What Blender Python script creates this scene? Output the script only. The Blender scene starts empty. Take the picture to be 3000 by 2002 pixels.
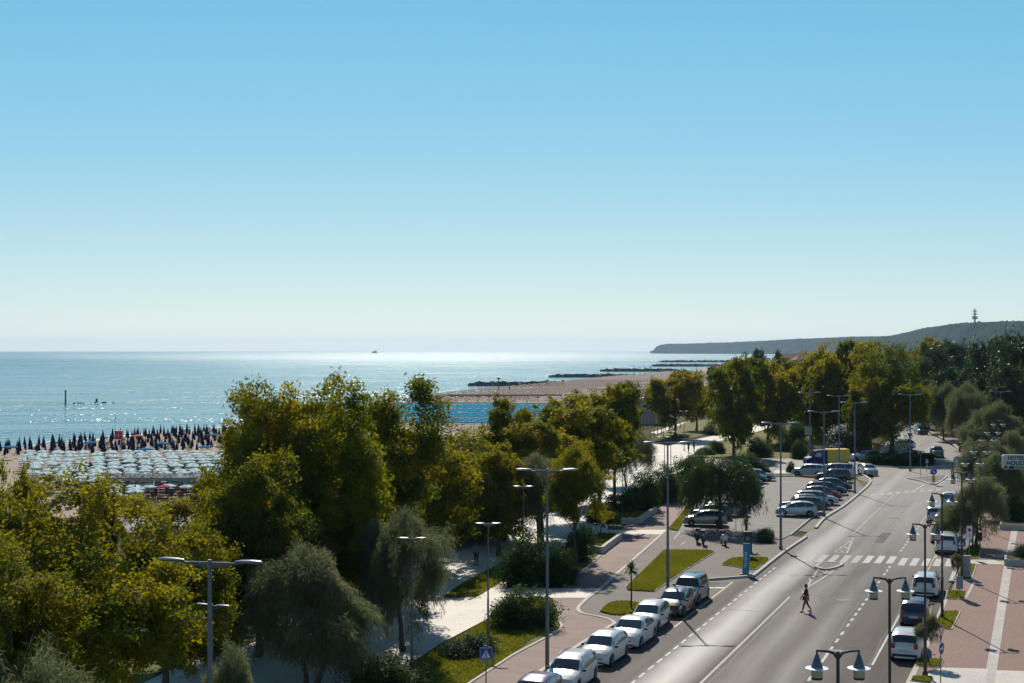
import bpy, bmesh, math, random
import numpy as np
from mathutils import Vector, Matrix
from mathutils.geometry import tessellate_polygon
R = math.radians
rng = np.random.default_rng(7)
random.seed(7)
sc = bpy.context.scene
# ------------------------------------------------------------------ camera
F = 4100.0; HC = 16.2; HOR = 1026.0
PITCH = math.atan((HOR-1001)/F)
cam_d = bpy.data.cameras.new("camera"); cam = bpy.data.objects.new("camera", cam_d)
sc.collection.objects.link(cam); sc.camera = cam
cam.location = (0, 0, HC); cam.rotation_euler = (math.pi/2+PITCH, 0, 0)
cam_d.lens = 36*F/3000; cam_d.sensor_width = 36; cam_d.clip_start = .5; cam_d.clip_end = 60000
# ------------------------------------------------------------------ sky and sun
SUN_EL, SUN_AZ = 38.0, -3.0          # degrees; azimuth from +Y towards +X
w = bpy.data.worlds.new("World"); sc.world = w; w.use_nodes = True
nt = w.node_tree; bg = nt.nodes['Background']
sky = nt.nodes.new('ShaderNodeTexSky'); sky.sky_type = 'NISHITA'; sky.sun_disc = False
sky.sun_elevation = R(SUN_EL); sky.sun_rotation = R(SUN_AZ)
sky.air_density = 1.0; sky.dust_density = 0.0; sky.ozone_density = 8.0; sky.altitude = 3000
sep = nt.nodes.new('ShaderNodeSeparateColor'); com = nt.nodes.new('ShaderNodeCombineColor'); nt.links.new(sky.outputs[0], sep.inputs[0])
CURVES = ([(0, 0), (.07, .10), (.11, .155), (.136, .195), (.2, .31), (.3, .49), (.45, .675), (.6, .84), (.75, .98), (1, 1.14)], [(0, 0), (.18, .28), (.26, .43), (.3, .51), (.4, .60), (.5, .68), (.65, .78), (.8, .865), (1, .94)], [(0, 0), (.35, .40), (.5, .60), (.62, .70), (.7, .77), (.85, .80), (1, .80)])
for i_, cv_ in enumerate(CURVES):       # tone response of the clear sea air, per channel
    q_ = nt.nodes.new('ShaderNodeMath'); q_.operation = 'MULTIPLY'; q_.inputs[1].default_value = .09; nt.links.new(sep.outputs[i_], q_.inputs[0])
    f_ = nt.nodes.new('ShaderNodeFloatCurve'); c_ = f_.mapping.curves[0]; nt.links.new(q_.outputs[0], f_.inputs['Value'])
    cv_ = [(x_, y_/1.2) for x_, y_ in cv_]; c_.points[0].location = cv_[0]; c_.points[1].location = cv_[-1]
    for pt_ in cv_[1:-1]: c_.points.new(*pt_)
    f_.mapping.update()
    s_ = nt.nodes.new('ShaderNodeMath'); s_.operation = 'MULTIPLY'; s_.inputs[1].default_value = 1.2/.09; nt.links.new(f_.outputs[0], s_.inputs[0])
    nt.links.new(s_.outputs[0], com.inputs[i_])
nt.links.new(com.outputs[0], bg.inputs[0]); bg.inputs[1].default_value = 0.09
sd = bpy.data.lights.new("sun", 'SUN'); sun = bpy.data.objects.new("sun", sd); sc.collection.objects.link(sun)
sd.energy = 4.2; sd.angle = R(.53); sd.color = (1.0, .91, .78)
dv = Vector((math.sin(R(SUN_AZ))*math.cos(R(SUN_EL)), math.cos(R(SUN_AZ))*math.cos(R(SUN_EL)), math.sin(R(SUN_EL))))
sun.rotation_euler = dv.to_track_quat('Z', 'Y').to_euler(); sun.location = (0, 0, 60)
sc.view_settings.view_transform = 'Standard'; sc.view_settings.look = 'None'
sc.view_settings.exposure = 0.05; sc.view_settings.gamma = 1; sc.view_settings.use_curve_mapping = False
sc.render.engine = 'CYCLES'
sc.cycles.max_bounces = 6; sc.cycles.transparent_max_bounces = 8; sc.cycles.volume_bounces = 0
sc.cycles.diffuse_bounces = 3; sc.cycles.glossy_bounces = 3; sc.cycles.transmission_bounces = 4
sc.cycles.sample_clamp_indirect = 2.5; sc.cycles.sample_clamp_direct = 30
sc.cycles.use_denoising = True; sc.cycles.denoiser = 'OPENIMAGEDENOISE'; sc.cycles.denoising_prefilter = 'ACCURATE'
# ------------------------------------------------------------------ pixel (3000 px wide photo) -> place
def ray(px, py):
    v = Vector((px-1500, F, -(py-1001))); return Matrix.Rotation(PITCH, 3, 'X') @ v
def G(px, py, z=0.0):
    v = ray(px, py); t = (z-HC)/v.z; return Vector((v.x*t, v.y*t, z))
def AT(px, py, Y):
    v = ray(px, py); t = Y/v.y; return Vector((v.x*t, Y, HC+v.z*t))
def conv(ox, oy, s): return lambda x, y: (ox+x/s, oy+y/s)
Z1 = conv(1500, 1500, 2.9375); Z2 = conv(2200, 1500, 2.9375); Z3 = conv(1700, 1200, 3.1357)
Z4 = conv(2300, 1150, 3.1357); Z8 = conv(700, 1450, 2.611); B8 = conv(2250, 1300, 5.222)
RD = Vector((.3805, 1, 0)).normalized(); RN = Vector((-RD.y, RD.x, 0))     # along the road, to its left
ROADANG = math.atan2(RD.y, RD.x)
def RF(s, t, z=0): return Vector((.3805*t+s, t, z))
# ------------------------------------------------------------------ materials
def mk(name):
    m = bpy.data.materials.new(name); m.use_nodes = True
    return m, m.node_tree, m.node_tree.nodes['Principled BSDF']
def coords(nt, kind, scale, rot=0):
    if kind == 'pos':
        g = nt.nodes.new('ShaderNodeNewGeometry'); o = g.outputs['Position']
    else:
        g = nt.nodes.new('ShaderNodeTexCoord'); o = g.outputs['Object']
    mp = nt.nodes.new('ShaderNodeMapping'); mp.vector_type = 'TEXTURE'
    mp.inputs['Rotation'].default_value = (0, 0, rot)
    mp.inputs['Scale'].default_value = (1/scale[0], 1/scale[1], 1/scale[2])
    nt.links.new(o, mp.inputs[0]); return mp.outputs[0]
def noise(nt, vec, sc_=1, det=4, rough=.55):
    n = nt.nodes.new('ShaderNodeTexNoise'); n.inputs['Scale'].default_value = sc_; n.inputs['Detail'].default_value = det
    n.inputs['Roughness'].default_value = rough; nt.links.new(vec, n.inputs['Vector']); return n.outputs['Fac']
def ramp(nt, fac, stops):
    r = nt.nodes.new('ShaderNodeValToRGB'); el = r.color_ramp.elements
    while len(el) < len(stops): el.new(.5)
    for e, (p, c) in zip(el, stops):
        e.position = p; e.color = (c[0], c[1], c[2], 1) if not isinstance(c, (int, float)) else (c, c, c, 1)
    nt.links.new(fac, r.inputs[0]); return r.outputs[0]
def mix(nt, fac, a, b, mode='MIX'):
    m = nt.nodes.new('ShaderNodeMix'); m.data_type = 'RGBA'; m.blend_type = mode
    for s, v in ((0, fac), (6, a), (7, b)):
        if hasattr(v, 'links') or hasattr(v, 'is_linked'): nt.links.new(v, m.inputs[s])
        elif s == 0: m.inputs[0].default_value = v
        else: m.inputs[s].default_value = (v[0], v[1], v[2], 1)
    return m.outputs[2]
def bump(nt, h, strength, dist, bs):
    b = nt.nodes.new('ShaderNodeBump'); b.inputs['Strength'].default_value = strength; b.inputs['Distance'].default_value = dist
    nt.links.new(h, b.inputs['Height']); nt.links.new(b.outputs[0], bs.inputs['Normal']); return b
MATS = {}
def plain(name, col, rough=.6, metal=0, coat=0, var=.12, scale=3, spec=.5):
    if name in MATS: return MATS[name]
    m, nt, bs = mk(name)
    v = noise(nt, coords(nt, 'obj', (scale,)*3), 1, 5)
    c = ramp(nt, v, [(.3, [x*(1-var) for x in col]), (.7, [min(1, x*(1+var)) for x in col])])
    nt.links.new(c, bs.inputs['Base Color'])
    bs.inputs['Roughness'].default_value = rough; bs.inputs['Metallic'].default_value = metal
    bs.inputs['Coat Weight'].default_value = coat; bs.inputs['Coat Roughness'].default_value = .12
    bs.inputs['Specular IOR Level'].default_value = spec
    MATS[name] = m; return m
def paint(name, col, metal=.0):
    return plain('paint_'+name, col, .32, metal, 1.0, .03, 2)
def ground_mat(name, c1, c2, scale, rough=.85, rough2=None, rot=0, stretch=1, fine=25, bumps=.3, bd=.02, stain=None, spec=.5):
    if name in MATS: return MATS[name]
    m, nt, bs = mk(name)
    v = coords(nt, 'pos', (scale/stretch, scale, scale), rot)
    n1 = noise(nt, v, 1, 6, .6)
    c = ramp(nt, n1, [(.32, c1), (.68, c2)])
    n2 = noise(nt, coords(nt, 'pos', (fine,)*3), 1, 3)
    c = mix(nt, .45, c, ramp(nt, n2, [(.3, .25), (.7, .75)]), 'OVERLAY')
    if stain:
        n3 = noise(nt, coords(nt, 'pos', (stain[0]/stretch, stain[0], 1), rot), 1, 5, .7)
        c = mix(nt, ramp(nt, n3, [(.52, 0.0), (.66, stain[2])]), c, stain[1])
    nt.links.new(c, bs.inputs['Base Color'])
    bs.inputs['Specular IOR Level'].default_value = spec
    if rough2 is None: bs.inputs['Roughness'].default_value = rough
    else: nt.links.new(ramp(nt, n1, [(.35, rough), (.65, rough2)]), bs.inputs['Roughness'])
    if bumps: bump(nt, n2, bumps, bd, bs)
    MATS[name] = m; return m
def leaf_mat(name, stops, trans=.45, gloss=.35, attr='tint', objvar=.12):
    m, nt, bs = mk(name)
    a = nt.nodes.new('ShaderNodeAttribute'); a.attribute_name = attr
    oi = nt.nodes.new('ShaderNodeObjectInfo')
    mm = nt.nodes.new('ShaderNodeMath'); mm.operation = 'MULTIPLY_ADD'
    nt.links.new(oi.outputs['Random'], mm.inputs[0]); mm.inputs[1].default_value = objvar*2; mm.inputs[2].default_value = -objvar
    ad = nt.nodes.new('ShaderNodeMath'); ad.operation = 'ADD'
    nt.links.new(a.outputs['Fac'], ad.inputs[0]); nt.links.new(mm.outputs[0], ad.inputs[1])
    col = ramp(nt, ad.outputs[0], [(p_, tuple(min(1, q_*1.12) for q_ in c_)) for p_, c_ in stops])
    nt.links.new(col, bs.inputs['Base Color']); bs.inputs['Roughness'].default_value = gloss
    bs.inputs['Specular IOR Level'].default_value = .2
    tr = nt.nodes.new('ShaderNodeBsdfTranslucent')
    hs = nt.nodes.new('ShaderNodeHueSaturation'); hs.inputs['Saturation'].default_value = 1.15; hs.inputs['Value'].default_value = 1.6
    nt.links.new(col, hs.inputs['Color']); nt.links.new(hs.outputs[0], tr.inputs['Color'])
    ms = nt.nodes.new('ShaderNodeMixShader'); ms.inputs[0].default_value = trans
    out = nt.nodes['Material Output']
    nt.links.new(bs.outputs[0], ms.inputs[1]); nt.links.new(tr.outputs[0], ms.inputs[2]); nt.links.new(ms.outputs[0], out.inputs[0])
    return m
M_plane = leaf_mat('plane_leaf', [(0, (.035, .06, .008)), (.3, (.084, .106, .014)), (.55, (.175, .158, .022)), (.78, (.25, .205, .02)), (1, (.21, .13, .022))], .57, .6)
M_lime = leaf_mat('lime_leaf', [(0, (.038, .062, .006)), (.35, (.095, .118, .009)), (.7, (.22, .20, .014)), (1, (.27, .18, .02))], .54, .6)
M_tam = leaf_mat('tamarisk_leaf', [(0, (.075, .095, .045)), (.5, (.14, .155, .08)), (1, (.26, .20, .12))], .42, .7)
M_pine = leaf_mat('pine_leaf', [(0, (.018, .04, .014)), (.5, (.04, .072, .024)), (1, (.085, .11, .035))], .25, .5)
M_ole = leaf_mat('shrub_leaf', [(0, (.012, .035, .010)), (.5, (.03, .065, .016)), (.85, (.07, .11, .025)), (1, (.12, .14, .04))], .35, .65)
M_olew = leaf_mat('blossom_shrub_leaf', [(0, (.02, .04, .015)), (.55, (.04, .06, .03)), (.7, (.4, .42, .4)), (1, (.6, .6, .58))], .3, .5, objvar=0)
M_rosem = leaf_mat('low_shrub_leaf', [(0, (.02, .035, .02)), (.6, (.05, .075, .035)), (.8, (.1, .1, .05)), (1, (.13, .06, .05))], .3, .5)
M_grassb = leaf_mat('grass_blade', [(0, (.09, .105, .018)), (.6, (.16, .165, .03)), (1, (.27, .22, .07))], .5, .6)
M_bark = plain('bark', (.09, .07, .05), .9, var=.4, scale=5)
M_pbark = plain('pale_bark', (.2, .18, .14), .9, var=.45, scale=4)
M_asph = None
def build_asphalt():
    m, nt, bs = mk('asphalt')
    v = coords(nt, 'pos', (.03, .45, 1), ROADANG)          # streaks that run along the road
    n1 = noise(nt, v, 1, 5, .6)
    big = noise(nt, coords(nt, 'pos', (.06,)*3), 1, 4)
    fine = noise(nt, coords(nt, 'pos', (30,)*3), 1, 3)
    c = ramp(nt, n1, [(.32, (.098, .081, .073)), (.7, (.18, .155, .14))])
    c = mix(nt, .35, c, ramp(nt, big, [(.3, (.07, .054, .047)), (.7, (.145, .12, .107))]))
    crack = nt.nodes.new('ShaderNodeTexVoronoi'); crack.feature = 'DISTANCE_TO_EDGE'; crack.inputs['Scale'].default_value = .22
    nv = nt.nodes.new('ShaderNodeTexNoise'); nv.inputs['Scale'].default_value = .9; nv.inputs['Detail'].default_value = 6
    pv = coords(nt, 'pos', (1, 1, 1)); nt.links.new(pv, nv.inputs['Vector'])
    va = nt.nodes.new('ShaderNodeVectorMath'); va.operation = 'MULTIPLY_ADD'
    nt.links.new(nv.outputs['Color'], va.inputs[0]); va.inputs[1].default_value = (3, 3, 0); nt.links.new(pv, va.inputs[2])
    nt.links.new(va.outputs[0], crack.inputs['Vector'])
    cr = ramp(nt, crack.outputs['Distance'], [(.0, .55), (.012, 0.0)])
    gate = ramp(nt, big, [(.48, 0.0), (.6, 1.0)])
    cg = nt.nodes.new('ShaderNodeMath'); cg.operation = 'MULTIPLY'; nt.links.new(cr, cg.inputs[0]); nt.links.new(gate, cg.inputs[1])
    c = mix(nt, cg.outputs[0], c, (.05, .047, .045))
    c = mix(nt, .4, c, ramp(nt, fine, [(.3, .3), (.7, .7)]), 'OVERLAY')
    sp = nt.nodes.new('ShaderNodeSeparateXYZ'); nt.links.new(pv, sp.inputs[0])
    def m2(op, a, b, d=None):
        q = nt.nodes.new('ShaderNodeMath'); q.operation = op
        for i, v in enumerate((a, b, d)):
            if v is None: continue
            if isinstance(v, (int, float)): q.inputs[i].default_value = v
            else: nt.links.new(v, q.inputs[i])
        return q.outputs[0]
    lat = m2('SUBTRACT', sp.outputs[0], m2('MULTIPLY', sp.outputs[1], .3805)); lat = m2('ADD', lat, m2('MULTIPLY', big, 1.2))
    def lane(c0, w_, k):                                                   # rubber-polished wheel lanes; their sheen is also lightened into the colour
        d = m2('ABSOLUTE', m2('SUBTRACT', lat, c0), None); return m2('MULTIPLY', m2('SMOOTH_MIN', m2('MAXIMUM', m2('SUBTRACT', 1, m2('DIVIDE', d, w_)), 0), 1.0, .2), k)
    pol_sheen = m2('ADD', m2('ADD', lane(-18.1, 1.7, 1.15), lane(-14.6, 1.5, .3)), lane(-12.3, 1.2, .3))
    far = m2('MINIMUM', m2('MAXIMUM', m2('MULTIPLY', m2('SUBTRACT', sp.outputs[1], 95), .012), 0), .55)  # grows with distance: shine of the far road, put into the colour too
    pol_sheen = m2('MULTIPLY', m2('MAXIMUM', pol_sheen, far), m2('MULTIPLY_ADD', n1, .9, .5))
    c = mix(nt, m2('MULTIPLY', pol_sheen, .75), c, (.28, .26, .24))  # sheen of lanes and far road painted into the base colour
    nt.links.new(c, bs.inputs['Base Color']); nt.links.new(m2('MULTIPLY_ADD', pol_sheen, .5, .10), bs.inputs['Specular IOR Level'])
    nt.links.new(m2('SUBTRACT', ramp(nt, n1, [(.35, .74), (.65, .66)]), m2('MULTIPLY', pol_sheen, .2)), bs.inputs['Roughness'])
    bump(nt, fine, .25, .01, bs); return m
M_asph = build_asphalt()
M_lot = ground_mat('lot_asphalt', (.11, .10, .09), (.19, .17, .155), .25, .75, None, ROADANG, .4, 14, .5, .02, (.35, (.1, .095, .09), .5))
M_pave = ground_mat('grey_pavement', (.11, .088, .08), (.165, .138, .125), .3, .8, None, 0, 1, 22, .3, .02, (.5, (.11, .1, .09), .5))
M_cycle = ground_mat('cycle_path', (.19, .12, .10), (.27, .185, .16), .25, .75, None, ROADANG, .4, 22, .3, .02, (.4, (.3, .23, .2), .5), spec=.3)
M_prom = ground_mat('promenade_stone', (.5, .46, .40), (.62, .57, .50), .3, .65, None, 0, 1, 10, .2, .02, (.25, (.36, .34, .31), .5))
M_kerb = ground_mat('kerb_stone', (.42, .38, .33), (.56, .51, .46), .8, .75, None, 0, 1, 15, .2, .02)
M_line = ground_mat('road_paint', (.40, .38, .36), (.58, .555, .53), 2.5, .6, None, 0, 1, 6, .1, .01, (3.5, (.3, .28, .26), .7))
M_linew = ground_mat('worn_road_paint', (.24, .215, .20), (.40, .37, .34), 2.0, .6, None, 0, 1, 6, .1, .01, (2.5, (.25, .23, .21), .9))
M_sand = ground_mat('sand', (.30, .22, .155), (.42, .32, .23), .15, .9, None, 0, 1, 3, .3, .05)
M_soil = ground_mat('park_soil', (.045, .05, .02), (.12, .11, .05), .35, .95, None, 0, 1, 6, .5, .05, spec=.1)
M_lawn = ground_mat('lawn', (.10, .125, .02), (.19, .18, .035), .35, .9, None, 0, 1, 9, .8, .05, (.2, (.19, .14, .06), .7), spec=.2)
M_lawnd = ground_mat('dry_lawn', (.13, .14, .03), (.24, .19, .06), .3, .9, None, 0, 1, 7, .8, .05, (.25, (.1, .13, .03), .6), spec=.2)
M_far = ground_mat('far_land', (.03, .05, .02), (.07, .075, .035), .01, .95, None, 0, 1, .05, .0, spec=0)
def build_brick():
    m, nt, bs = mk('brick_paving')
    v = coords(nt, 'pos', (1, 1, 1), ROADANG)
    b = nt.nodes.new('ShaderNodeTexBrick'); nt.links.new(v, b.inputs['Vector'])
    b.inputs['Color1'].default_value = (.29, .15, .115, 1); b.inputs['Color2'].default_value = (.20, .105, .082, 1)
    b.inputs['Mortar'].default_value = (.27, .19, .155, 1); b.inputs['Scale'].default_value = 2.2
    b.inputs['Mortar Size'].default_value = .035; b.inputs['Brick Width'].default_value = .55; b.inputs['Row Height'].default_value = .3
    big = noise(nt, coords(nt, 'pos', (.3, .3, .3)), 1, 5)
    c = mix(nt, ramp(nt, big, [(.35, 0.0), (.7, .45)]), b.outputs['Color'], (.31, .19, .15))
    st = noise(nt, coords(nt, 'pos', (1.1, 1.1, 1.1)), 1, 6, .7)
    c = mix(nt, ramp(nt, st, [(.56, 0.0), (.68, .35)]), c, (.2, .15, .13))
    nt.links.new(c, bs.inputs['Base Color']); bs.inputs['Roughness'].default_value = .75; bs.inputs['Specular IOR Level'].default_value = .3
    bump(nt, b.outputs['Fac'], -.3, .01, bs); return m
M_brick = build_brick()
def build_sea():
    m, nt, bs = mk('sea_water')
    big = noise(nt, coords(nt, 'pos', (.004, .018, 1), R(10)), 1, 5, .6)
    far = noise(nt, coords(nt, 'pos', (.0008, .004, 1), R(5)), 1, 4, .6)
    c = ramp(nt, big, [(.35, (.010, .15, .20)), (.65, (.034, .235, .28))])
    c = mix(nt, .4, c, ramp(nt, far, [(.4, (.008, .13, .18)), (.6, (.045, .27, .31))]))
    nt.links.new(c, bs.inputs['Base Color']); bs.inputs['IOR'].default_value = 1.33; bs.inputs['Specular IOR Level'].default_value = .32
    def m2(op, a, b, c=None):
        q = nt.nodes.new('ShaderNodeMath'); q.operation = op
        for i, v in enumerate((a, b, c)):
            if v is None: continue
            if isinstance(v, (int, float)): q.inputs[i].default_value = v
            else: nt.links.new(v, q.inputs[i])
        return q.outputs[0]
    h1 = noise(nt, coords(nt, 'pos', (.06, .22, 1), R(8)), 1, 3, .5)
    h2 = noise(nt, coords(nt, 'pos', (.40, .34, 1), R(-12)), 1, 2.5, .5)
    gate = noise(nt, coords(nt, 'pos', (.008, .03, 1), R(12)), 1, 3, .6)
    calm = ramp(nt, gate, [(.42, .25), (.62, 1.0)])
    sp = nt.nodes.new('ShaderNodeSeparateXYZ'); gg = nt.nodes.new('ShaderNodeNewGeometry'); nt.links.new(gg.outputs['Position'], sp.inputs[0])
    off = m2('ADD', m2('MULTIPLY', sp.outputs['Y'], 1/9000), m2('MULTIPLY_ADD', far, .3, -.15))      # the open sea is windier than the bay
    wind = ramp(nt, off, [(.10, 0.0), (.4, 1.0)]); rs = nt.nodes.new('ShaderNodeMath'); rs.operation = 'ADD'
    hh = m2('MULTIPLY_ADD', m2('MULTIPLY', h2, m2('MAXIMUM', calm, wind)), 3.3, h1)
    nt.links.new(ramp(nt, off, [(.05, .15), (.22, .20), (.5, .27)]), rs.inputs[0])
    patch = m2('MAXIMUM', m2('SUBTRACT', 1, m2('MULTIPLY', m2('ABSOLUTE', m2('ADD', sp.outputs['X'], 100), None), 1/2600)), 0)     # a wind patch on the open sea
    nt.links.new(m2('MULTIPLY', m2('MULTIPLY', patch, wind), .15), rs.inputs[1]); nt.links.new(rs.outputs[0], bs.inputs['Roughness'])
    bump(nt, hh, 1.0, .42, bs); return m
M_sea = build_sea()
M_glass = plain('car_glass', (.02, .032, .036), .07, 0, 1, .02, 3, .9)
M_tyre = plain('tyre_rubber', (.015, .015, .016), .8)
M_rim = plain('rim_alloy', (.35, .35, .36), .35, .8)
M_black = plain('black_plastic', (.02, .02, .022), .5)
M_red = plain('tail_light_red', (.35, .015, .015), .2, 0, 1)
M_lamp = plain('headlight_glass', (.45, .47, .5), .1, .3, 1)
M_plate = plain('plate_white', (.55, .55, .55), .4)
M_grey = plain('pole_grey', (.17, .175, .19), .5, .4)
M_lgrey = plain('lamp_head_grey', (.28, .30, .34), .35, .5)
M_dark = plain('dark_metal', (.07, .065, .06), .5, .5)
M_cone = plain('lantern_blue_grey', (.12, .14, .18), .45, .4)
M_white = plain('white_enamel', (.86, .86, .85), .5)
M_mglass = plain('milky_glass', (.55, .5, .4), .25, 0, .5)
M_blue = plain('sign_blue', (.015, .07, .3), .35)
M_signw = plain('sign_white', (.75, .75, .76), .4)
M_signr = plain('sign_red', (.45, .02, .03), .4)
M_steel = plain('sign_back', (.25, .25, .26), .4, .6)
# ------------------------------------------------------------------ object helpers
COL = sc.collection
def link(name, me, m=None, parent=None, smooth=False):
    o = bpy.data.objects.new(name, me); COL.objects.link(o)
    if m is not None:
        for mm in (m if isinstance(m, (list, tuple)) else [m]): me.materials.append(mm)
    if parent is not None: o.parent = parent
    if smooth: me.shade_smooth()
    return o
def empty(name, loc=(0, 0, 0), rz=0, label=None, cat=None, group=None):
    o = bpy.data.objects.new(name, None); COL.objects.link(o); o.location = loc; o.rotation_euler = (0, 0, rz)
    o.empty_display_size = .2
    if label: tag(o, label, cat, group)
    return o
def tag(o, label, cat, group=None, kind=None):
    if label: o['label'] = label
    if cat: o['category'] = cat
    if group: o['group'] = group
    if kind: o['kind'] = kind
    return o
def dup(o, parent=None):
    c = o.copy(); COL.objects.link(c)
    if parent is not None: c.parent = parent
    for ch in list(KIDS.get(o.name, ())): dup_child(ch, c)
    return c
KIDS = {}
def children_of(o): return [c for c in bpy.data.objects if c.parent == o]
def register(o):
    KIDS[o.name] = children_of(o)
    for c in KIDS[o.name]: register(c)
def dup_child(o, parent):
    c = o.copy(); COL.objects.link(c); c.parent = parent
    for ch in KIDS.get(o.name, ()): dup_child(ch, c)
    return c
class MB:
    """collects verts and faces of ONE mesh"""
    def __init__(s): s.v = []; s.f = []; s.mi = []; s.cur = 0
    def add(s, vs, fs):
        b = len(s.v); s.v += [tuple(v) for v in vs]
        for f in fs: s.f.append([b+i for i in f]); s.mi.append(s.cur)
    def box(s, c, d, rz=0, rx=0, ry=0):
        M = Matrix.Rotation(rz, 3, 'Z') @ Matrix.Rotation(ry, 3, 'Y') @ Matrix.Rotation(rx, 3, 'X'); c = Vector(c)
        vs = [c + M @ Vector((x*d[0]/2, y*d[1]/2, z*d[2]/2)) for x in (-1, 1) for y in (-1, 1) for z in (-1, 1)]
        s.add(vs, [(0, 1, 3, 2), (4, 6, 7, 5), (0, 4, 5, 1), (2, 3, 7, 6), (0, 2, 6, 4), (1, 5, 7, 3)]); return s
    def tube(s, pts, rad, n=8, cap=True):
        pts = [Vector(p) for p in pts]
        if not hasattr(rad, '__len__'): rad = [rad]*len(pts)
        vs = []; fs = []
        for i, p in enumerate(pts):
            d = (pts[min(i+1, len(pts)-1)]-pts[max(i-1, 0)]).normalized()
            a = d.cross(Vector((0, 0, 1)) if abs(d.z) < .9 else Vector((1, 0, 0))).normalized(); b = d.cross(a)
            for k in range(n):
                t = 2*math.pi*k/n; vs.append(p+(a*math.cos(t)+b*math.sin(t))*rad[i])
        for i in range(len(pts)-1):
            for k in range(n): fs.append((i*n+k, i*n+(k+1) % n, (i+1)*n+(k+1) % n, (i+1)*n+k))
        if cap: fs.append(list(range(n))[::-1]); fs.append([(len(pts)-1)*n+k for k in range(n)])
        s.add(vs, fs); return s
    def lathe(s, prof, n=12, c=(0, 0, 0), M=None):
        vs = []; fs = []; c = Vector(c)
        for (r, z) in prof:
            for k in range(n):
                t = 2*math.pi*k/n; v = Vector((r*math.cos(t), r*math.sin(t), z))
                if M is not None: v = M @ v
                vs.append(c+v)
        for i in range(len(prof)-1):
            for k in range(n): fs.append((i*n+k, i*n+(k+1) % n, (i+1)*n+(k+1) % n, (i+1)*n+k))
        fs.append(list(range(n))[::-1]); fs.append([(len(prof)-1)*n+k for k in range(n)])
        s.add(vs, fs); return s
    def ell(s, c, d, n=10, M=None):
        prof = [(max(1e-3, math.sin(math.pi*i/n)), -math.cos(math.pi*i/n)) for i in range(n+1)]
        S = Matrix.Diagonal(Vector((d[0]/2, d[1]/2, d[2]/2)))
        return s.lathe(prof, n+2, c, (M @ S) if M is not None else S)
    def build(s, name, m, parent=None, smooth=False, angle=None):
        me = bpy.data.meshes.new(name); me.from_pydata(s.v, [], s.f); me.update()
        o = link(name, me, m, parent, smooth)
        if any(s.mi): me.polygons.foreach_set('material_index', s.mi)
        if smooth and angle: me.set_sharp_from_angle(angle=R(angle))
        return o
def sheet(name, pts, z, m, px=True, label=None, cat=None, kind='structure', parent=None):
    P = [G(*p, 0) for p in pts] if px else [Vector((p[0], p[1], 0)) for p in pts]
    P = [Vector((p.x, p.y, z)) for p in P]
    tris = tessellate_polygon([P])
    fs = []
    for t in tris:
        a, b, c = (P[i] for i in t); fs.append(t if (b-a).cross(c-a).z > 0 else t[::-1])
    me = bpy.data.meshes.new(name); me.from_pydata(P, [], fs); me.update()
    o = link(name, me, m, parent)
    if kind: o['kind'] = kind
    if label: tag(o, label, cat)
    return o
def strips(name, segs, z, m, kind='structure'):
    """painted markings: list of (p0, p1, width)"""
    mb = MB()
    for (a, b, wd) in segs:
        a, b = Vector(a), Vector(b); d = (b-a).normalized(); n = Vector((-d.y, d.x, 0))*wd/2
        mb.add([(a-n).to_tuple()[:2]+(z,), (b-n).to_tuple()[:2]+(z,), (b+n).to_tuple()[:2]+(z,), (a+n).to_tuple()[:2]+(z,)], [(0, 1, 2, 3)])
    o = mb.build(name, m); o['kind'] = kind; return o
def kerb(name, pts, wd=.2, h=.14, z0=-.05, m=None, px=True, kind='structure'):
    P = [G(*p, 0) for p in pts] if px else [Vector((p[0], p[1], 0)) for p in pts]
    vs = []; fs = []; n = len(P)
    for i, p in enumerate(P):
        d = (P[min(i+1, n-1)]-P[max(i-1, 0)]).normalized(); q = Vector((-d.y, d.x, 0))*wd/2
        for (s, z) in ((-1, z0), (-1, h-.02), (-.85, h), (.85, h), (1, h-.02), (1, z0)): vs.append((p.x+q.x*s, p.y+q.y*s, z))
    for i in range(n-1):
        for k in range(5): fs.append((i*6+k, (i+1)*6+k, (i+1)*6+k+1, i*6+k+1))
    fs.append([0, 1, 2, 3, 4, 5]); fs.append([(n-1)*6+k for k in range(6)][::-1])
    me = bpy.data.meshes.new(name); me.from_pydata(vs, [], fs); me.update()
    o = link(name, me, m or M_kerb)
    if kind: o['kind'] = kind
    return o
def curve_pts(pts, n=6):
    """Catmull-Rom through pixel points"""
    P = [Vector((p[0], p[1])) for p in pts]; out = []
    for i in range(len(P)-1):
        p0, p1, p2, p3 = P[max(i-1, 0)], P[i], P[i+1], P[min(i+2, len(P)-1)]
        for k in range(n):
            t = k/n
            out.append(tuple(.5*((2*p1)+(-p0+p2)*t+(2*p0-5*p1+4*p2-p3)*t*t+(-p0+3*p1-3*p2+p3)*t**3)))
    out.append(tuple(P[-1])); return out
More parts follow.
